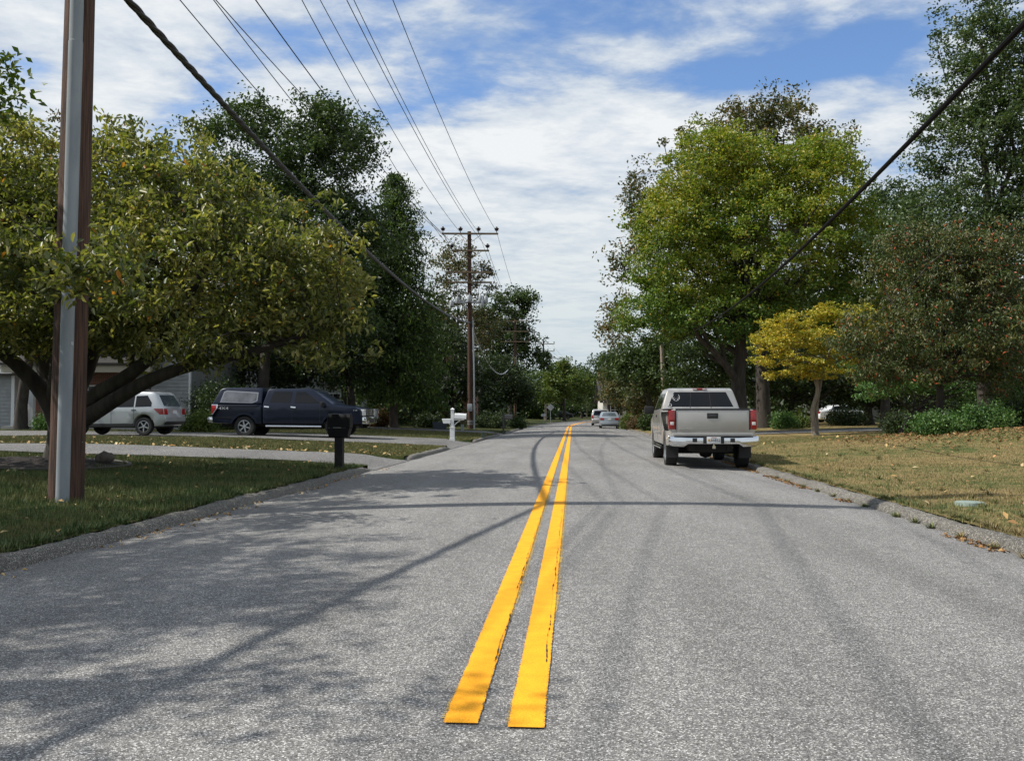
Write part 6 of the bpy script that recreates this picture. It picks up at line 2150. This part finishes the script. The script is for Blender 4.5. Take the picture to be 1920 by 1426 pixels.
# silver sedan beyond the pickup
Ps = [(-2.05, .26), (-2.20, .34), (-2.22, .55), (-2.17, .66), (-2.14, .93), (-2.06, .99), (-1.55, 1.03), (-.98, 1.36), (-.75, 1.42), (.1, 1.43), (.42, 1.37), (1.15, 1.0), (1.95, .86), (2.18, .72), (2.22, .5), (2.18, .28)]
Ysd = 74.0
Xsd = (1143.5 - 960) / F * Ysd
sd_t = 0.0687 + .0018 * 1
sed, c = saloon('sedan', (Xsd + 2.2 * sd_t, Ysd + 2.2, .02), math.pi / 2 - math.atan(.09), 'silver sedan parked at the right kerb in the distance', M_SILV2, Ps, 1.72, .93, 1.43, .76, (-2.22, 2.22), (-1.30, 1.32), .31, .28)
rp = [(-2.22, .5), (-2.17, .66), (-2.14, .93), (-2.06, .99)]
c.end('rear_window', M_GLASS_L, [(-.66, 1.06), (.66, 1.06), (.60, 1.34), (-.60, 1.34)], [(-1.55, 1.03), (-.98, 1.36)], -1, off=.012)
c.end('tail_light', M_RED, [(.50, .74), (.84, .74), (.85, .92), (.46, .92)], rp, -1, off=.014, mirror=True)
c.end('licence_plate', M_PLATE, [(-.16, .76), (.16, .76), (.16, .88), (-.16, .88)], rp, -1, off=.016)
c.end('bumper_strip', M_TRIM, [(-.72, .30), (.72, .30), (.76, .37), (-.76, .37)], [(-2.20, .30), (-2.22, .5)], -1, off=.012)
c.end('bumper_seam', M_TRIM, [(-.84, .63), (.84, .63), (.84, .645), (-.84, .645)], rp, -1, off=.004, depth=.008)
c.side('side_window', M_GLASS, [(-1.30, 1.02), (1.0, 1.02), (.30, 1.34), (-.85, 1.34)])
for sg in (1, -1):
    m = MB(); m.box(-.04, .06, -.09, .09, -.05, .07); o = m.build('side_mirror', M_SILV2, sed, bevel=.02); o.location = (.75, sg * .93, 1.04)

# grey minivan just beyond
Pv = [(-2.15, .30), (-2.32, .42), (-2.34, .66), (-2.28, .74), (-2.24, 1.05), (-2.00, 1.62), (-1.85, 1.72), (.2, 1.74), (.6, 1.66), (1.5, 1.10), (2.15, .92), (2.36, .76), (2.38, .5), (2.3, .32)]
Yv = 90.0
Xv = (1126 - 960) / F * Yv
van, c = saloon('minivan', (Xv + .25, Yv + 2.3, .02), math.pi / 2 - math.atan(.115), 'pewter minivan parked beyond the silver sedan', M_SILV3, Pv, 1.90, 1.05, 1.74, .82, (-2.34, 2.38), (-1.45, 1.45), .34, .33, cat='minivan')
rp = [(-2.34, .66), (-2.28, .74), (-2.24, 1.05), (-2.00, 1.62)]
c.end('rear_window', M_GLASS, [(-.78, 1.10), (.78, 1.10), (.72, 1.58), (-.72, 1.58)], rp, -1, off=.012)
c.end('tail_light', M_RED, [(.74, .80), (.94, .80), (.94, 1.12), (.80, 1.12)], rp, -1, off=.014, mirror=True)
c.end('licence_plate', M_PLATE, [(-.16, .84), (.16, .84), (.16, .96), (-.16, .96)], rp, -1, off=.016)
c.side('side_window', M_GLASS, [(-1.9, 1.12), (1.1, 1.12), (.5, 1.60), (-1.7, 1.60)])

# dark car on the far left lawn edge
Yd = 160.0
Xd = (1062 - 960) / F * Yd
drk, c = saloon('sedan', (Xd - 1.0, Yd, gz(Xd, Yd) + .1), math.pi - .1, 'dark car half hidden beneath the trees at the far left bend', car_paint('black_paint', (.02, .02, .022), .2), Ps, 1.75, .93, 1.43, .76, (-2.22, 2.22), (-1.30, 1.32), .31, .28)
c.side('side_window', M_GLASS, [(-1.30, 1.02), (1.0, 1.02), (.30, 1.34), (-.85, 1.34)])
c.end('headlight', M_CLEAR, [(.5, .6), (.8, .6), (.8, .74), (.5, .74)], [(2.18, .72), (2.22, .5)], 1, mirror=True)

# pale car in the right garden
Xp = (1575 - 960) / F * 72
pal, c = saloon('sedan', (Xp, 72, gz(Xp, 72) + .02), .15, 'white car glimpsed behind the golden maple', M_WPAINT, Ps, 1.75, .93, 1.43, .76, (-2.22, 2.22), (-1.30, 1.32), .31, .28)
c.side('side_window', M_GLASS, [(-1.30, 1.02), (1.0, 1.02), (.30, 1.34), (-.85, 1.34)])
c.end('tail_light', M_RED, [(.50, .74), (.84, .74), (.85, .92), (.46, .92)], [(-2.22, .5), (-2.17, .66), (-2.14, .93)], -1, off=.014, mirror=True)

# ------------------------------------------------------------------ houses
M_SID = mat('grey_siding', (0.25, 0.26, 0.26), (0.30, 0.31, 0.31), scale=3, rough=.7)
M_SIDW = mat('cream_siding', (0.50, 0.49, 0.44), (0.56, 0.55, 0.50), scale=3, rough=.7)
M_ROOF = mat('asphalt_shingle', (0.030, 0.028, 0.026), (0.055, 0.052, 0.048), scale=9, rough=.95)
M_TRIMW = mat('white_trim', (0.66, 0.67, 0.67), rough=.5)
M_DOOR = mat('dark_door', (0.03, 0.025, 0.025), rough=.4)


def brick_mat():
    m = bpy.data.materials.new('brick_wall')
    m.use_nodes = True
    N, L = m.node_tree.nodes, m.node_tree.links
    tc = N.new('ShaderNodeTexCoord'); mp = N.new('ShaderNodeMapping'); mp.inputs['Rotation'].default_value = (R(90), 0, 0)
    br = N.new('ShaderNodeTexBrick'); br.inputs['Scale'].default_value = 1.0
    br.inputs['Brick Width'].default_value = .21; br.inputs['Row Height'].default_value = .075; br.inputs['Mortar Size'].default_value = .006
    br.inputs['Color1'].default_value = (.22, .075, .045, 1); br.inputs['Color2'].default_value = (.15, .055, .038, 1); br.inputs['Mortar'].default_value = (.26, .23, .20, 1)
    L.new(tc.outputs['Object'], mp.inputs[0]); L.new(mp.outputs[0], br.inputs['Vector'])
    L.new(br.outputs[0], N['Principled BSDF'].inputs['Base Color'])
    N['Principled BSDF'].inputs['Roughness'].default_value = .9
    return m


M_BRICK = brick_mat()


def siding(root, name, x0, x1, y, z0, z1, material, pitch=.19, holes=()):
    """lapped boards on a wall that faces -y"""
    m = MB()
    z = z0
    while z < z1 - .01:
        zt_ = min(z + pitch, z1)
        segs = [(x0, x1)]
        for (hx0, hx1, hz0, hz1) in holes:
            if hz0 - .01 < z < hz1:
                segs = [q for (a, b) in segs for q in ((a, min(b, hx0)), (max(a, hx1), b)) if q[1] - q[0] > .02]
        for (a, b) in segs:
            m.add([(a, y - .045, z), (b, y - .045, z), (b, y - .004, zt_ + .012), (a, y - .004, zt_ + .012), (a, y, z), (b, y, z)],
                  [(0, 1, 2, 3), (0, 4, 5, 1)])
        z += pitch
    o = m.build(name, material, root, fix=False)
    o['kind'] = 'stuff'
    return o


def window(root, x, z, w, h, y, shutters=False):
    f_ = MB()
    t_ = .07
    f_.box(x - w / 2 - t_, x + w / 2 + t_, y - .05, y + .02, z - h / 2 - t_, z - h / 2); f_.box(x - w / 2 - t_, x + w / 2 + t_, y - .05, y + .02, z + h / 2, z + h / 2 + t_)
    f_.box(x - w / 2 - t_, x - w / 2, y - .048, y + .02, z - h / 2, z + h / 2); f_.box(x + w / 2, x + w / 2 + t_, y - .048, y + .02, z - h / 2, z + h / 2)
    f_.box(x - w / 2, x + w / 2, y - .04, y + .01, z - .03, z + .03); f_.box(x - .02, x + .02, y - .036, y + .01, z - h / 2, z + h / 2)
    fr = f_.build('window', M_TRIMW, root)
    p_ = MB(); p_.box(x - w / 2, x + w / 2, y - .012, y + .012, z - h / 2, z + h / 2); p_.build('pane', M_GLASS, fr)
    if shutters:
        for sg in (-1, 1):
            s_ = MB(); cx2 = x + sg * (w / 2 + .28); s_.box(cx2 - .18, cx2 + .18, y - .045, y, z - h / 2 - .04, z + h / 2 + .04); s_.build('shutter', M_DOOR, root)


def gable_roof(root, x0, x1, y0, y1, z, rise, over=.45, ridge='x', material=None):
    m = MB()
    if ridge == 'x':
        yc_ = (y0 + y1) / 2
        for (ya, yb) in ((y0 - over, yc_), (y1 + over, yc_)):
            za = z - over * rise / ((y1 - y0) / 2)
            m.add([(x0 - over, ya, za), (x1 + over, ya, za), (x1 + over, yb, z + rise), (x0 - over, yb, z + rise),
                   (x0 - over, ya, za + .14), (x1 + over, ya, za + .14), (x1 + over, yb, z + rise + .14), (x0 - over, yb, z + rise + .14)],
                  [(0, 1, 2, 3), (4, 5, 6, 7), (0, 1, 5, 4), (2, 3, 7, 6), (0, 3, 7, 4), (1, 2, 6, 5)])
    else:
        xc_ = (x0 + x1) / 2
        for (xa, xb_) in ((x0 - over, xc_), (x1 + over, xc_)):
            za = z - over * rise / ((x1 - x0) / 2)
            m.add([(xa, y0 - over, za), (xa, y1 + over, za), (xb_, y1 + over, z + rise), (xb_, y0 - over, z + rise),
                   (xa, y0 - over, za + .14), (xa, y1 + over, za + .14), (xb_, y1 + over, z + rise + .14), (xb_, y0 - over, z + rise + .14)],
                  [(0, 1, 2, 3), (4, 5, 6, 7), (0, 1, 5, 4), (2, 3, 7, 6), (0, 3, 7, 4), (1, 2, 6, 5)])
    return m.build('roof', material or M_ROOF, root)


# left house behind the dogwood
HX, HYY = -21.6, 46.0
hz0 = gz(HX, HYY) - .05
h1 = empty('house', (HX, HYY, hz0), 0, 'grey sided house with brick entrance and porch behind the silver wagon', 'house')


def hx(px, Y=46.0): return (px - 960) / F * Y - HX


m = MB(); m.box(hx(255), hx(356), .0, 9, 0, 5.6); m.build('wall', M_SID, h1)
siding(h1, 'siding', hx(255), hx(354), -.004, .35, 5.5, M_SID)
m = MB(); m.box(hx(-160), hx(24), .0, 9, 0, 3.0); m.build('wall', M_SID, h1)
siding(h1, 'siding', hx(-160), hx(22), -.004, .2, 3.0, M_SID)
m = MB(); m.box(hx(24), hx(255), .9, 9, 0, 5.6); m.build('wall', M_BRICK, h1)
m = MB(); m.box(hx(22), hx(28), -.06, .9, 0, 3.0); m.build('corner_board', M_TRIMW, h1)
m = MB(); m.box(hx(354), hx(357.5), -.06, .1, .2, 5.6); m.build('corner_board', M_TRIMW, h1)
dx0 = hx(62)
d_ = MB(); d_.box(dx0, dx0 + .95, .84, .9, .25, 2.45); door = d_.build('door', M_DOOR, h1)
dp = MB(); dp.box(dx0 + .2, dx0 + .75, .825, .842, 1.35, 2.25); dp.build('door_pane', M_GLASS_L, door)
for px_ in (80, 246, 292):
    m = MB(); m.box(hx(px_) - .13, hx(px_) + .13, -1.15, -.90, .1, 2.95); m.build('porch_column', M_TRIMW if px_ < 100 else M_DGREY, h1, bevel=.01, seg=1)
m = MB(); m.box(hx(28), hx(300), -1.3, -1.0, 2.95, 3.25); m.box(hx(28), hx(300), -1.28, .86, 3.25, 3.30); m.build('porch_beam', mat('tan_trim', (.36, .33, .26), rough=.7), h1)
m = MB(); m.add([(hx(22), -1.5, 3.30), (hx(306), -1.5, 3.30), (hx(306), .9, 4.1), (hx(22), .9, 4.1), (hx(22), -1.5, 3.42), (hx(306), -1.5, 3.42), (hx(306), .9, 4.22), (hx(22), .9, 4.22)],
                [(0, 1, 2, 3), (4, 5, 6, 7), (0, 1, 5, 4), (2, 3, 7, 6), (0, 3, 7, 4), (1, 2, 6, 5)])
m.build('porch_roof', mat('dark_shingle', (.022, .02, .019), (.04, .037, .034), scale=9, rough=.95), h1)
m = MB(); m.box(hx(28), hx(300), -1.2, .86, -.2, .22); m.build('porch_floor', mat('concrete_step', (.30, .29, .27), rough=.9), h1)
window(h1, hx(150), 1.7, 1.5, 1.2, .9)
window(h1, hx(210), 4.6, 1.0, 1.2, .9, True)
window(h1, hx(120), 4.6, 1.0, 1.2, .9, True)
window(h1, hx(322), 4.5, .9, 1.2, -.03)
gable_roof(h1, hx(24), hx(356), 0, 9, 5.6, 2.6)
gable_roof(h1, hx(-160), hx(24), 0, 9, 3.0, 1.8)
m = MB(); m.box(hx(-160), hx(34), -.62, -.50, 2.92, 3.14); m.build('fascia', M_TRIMW, h1)


def house(px, Y, w, dep, h, label, wallm, seed, rise=2.4):
    X = (px - 960) / F * Y
    r_ = empty('house', (X, Y, gz(X, Y) - .05), 0, label, 'house')
    m = MB(); m.box(-w / 2, w / 2, 0, dep, 0, h); m.build('wall', wallm, r_)
    for k in range(int(w / 2.6)):
        x = -w / 2 + 1.5 + k * 2.6
        if k == 1:
            d2 = MB(); d2.box(x - .48, x + .48, -.05, .0, .1, 2.2); dd2 = d2.build('door', M_DOOR, r_)
            continue
        window(r_, x, 1.6, 1.0, 1.3, 0, k % 2 == 0)
    m = MB(); m.box(-w / 2 - .05, w / 2 + .05, -.5, -.42, h - .25, h - .05); m.build('fascia', M_TRIMW, r_)
    rf = gable_roof(r_, -w / 2, w / 2, 0, dep, h, rise)
    m = MB(); m.box(w / 4, w / 4 + .7, dep / 2 - .35, dep / 2 + .35, h + rise * .5, h + rise + .9); m.build('chimney', M_BRICK, rf)
    return r_


house(770, 76, 11, 8, 2.9, 'low brick house hidden in shade behind the cypress', M_BRICK, 1)
house(480, 62, 13, 8, 5.2, 'pale sided house behind the blue pickup, mostly hidden by trees', M_SID, 2)
make_tree('broad_leaf_tree', 'dark low crowned tree over the blue pickup canopy', base_at(455, 55),
          [blob(440, 640, 55, 90, 50, 2.5), blob(520, 690, 54, 80, 34, 2.4), blob(400, 700, 55, 50, 30, 2)], L_DARK, BARK_D, 0.25, 240, 0.8, 46, 0.22, 132, n_limbs=12, n_twigs=30)
house(1655, 80, 12, 8, 3.0, 'cream house glimpsed between trunks at the right', M_SIDW, 3)
house(1190, 112, 8, 7, 2.8, 'small pale house behind the olive bush above the sedan', M_SIDW, 4)

# leaves, twigs and stems are beyond counting: each such part is one mass
for o in scene.objects:
    if o.parent is not None and o.name.split('.')[0] in ('crown', 'foliage', 'branches', 'stems'):
        o['kind'] = 'stuff'
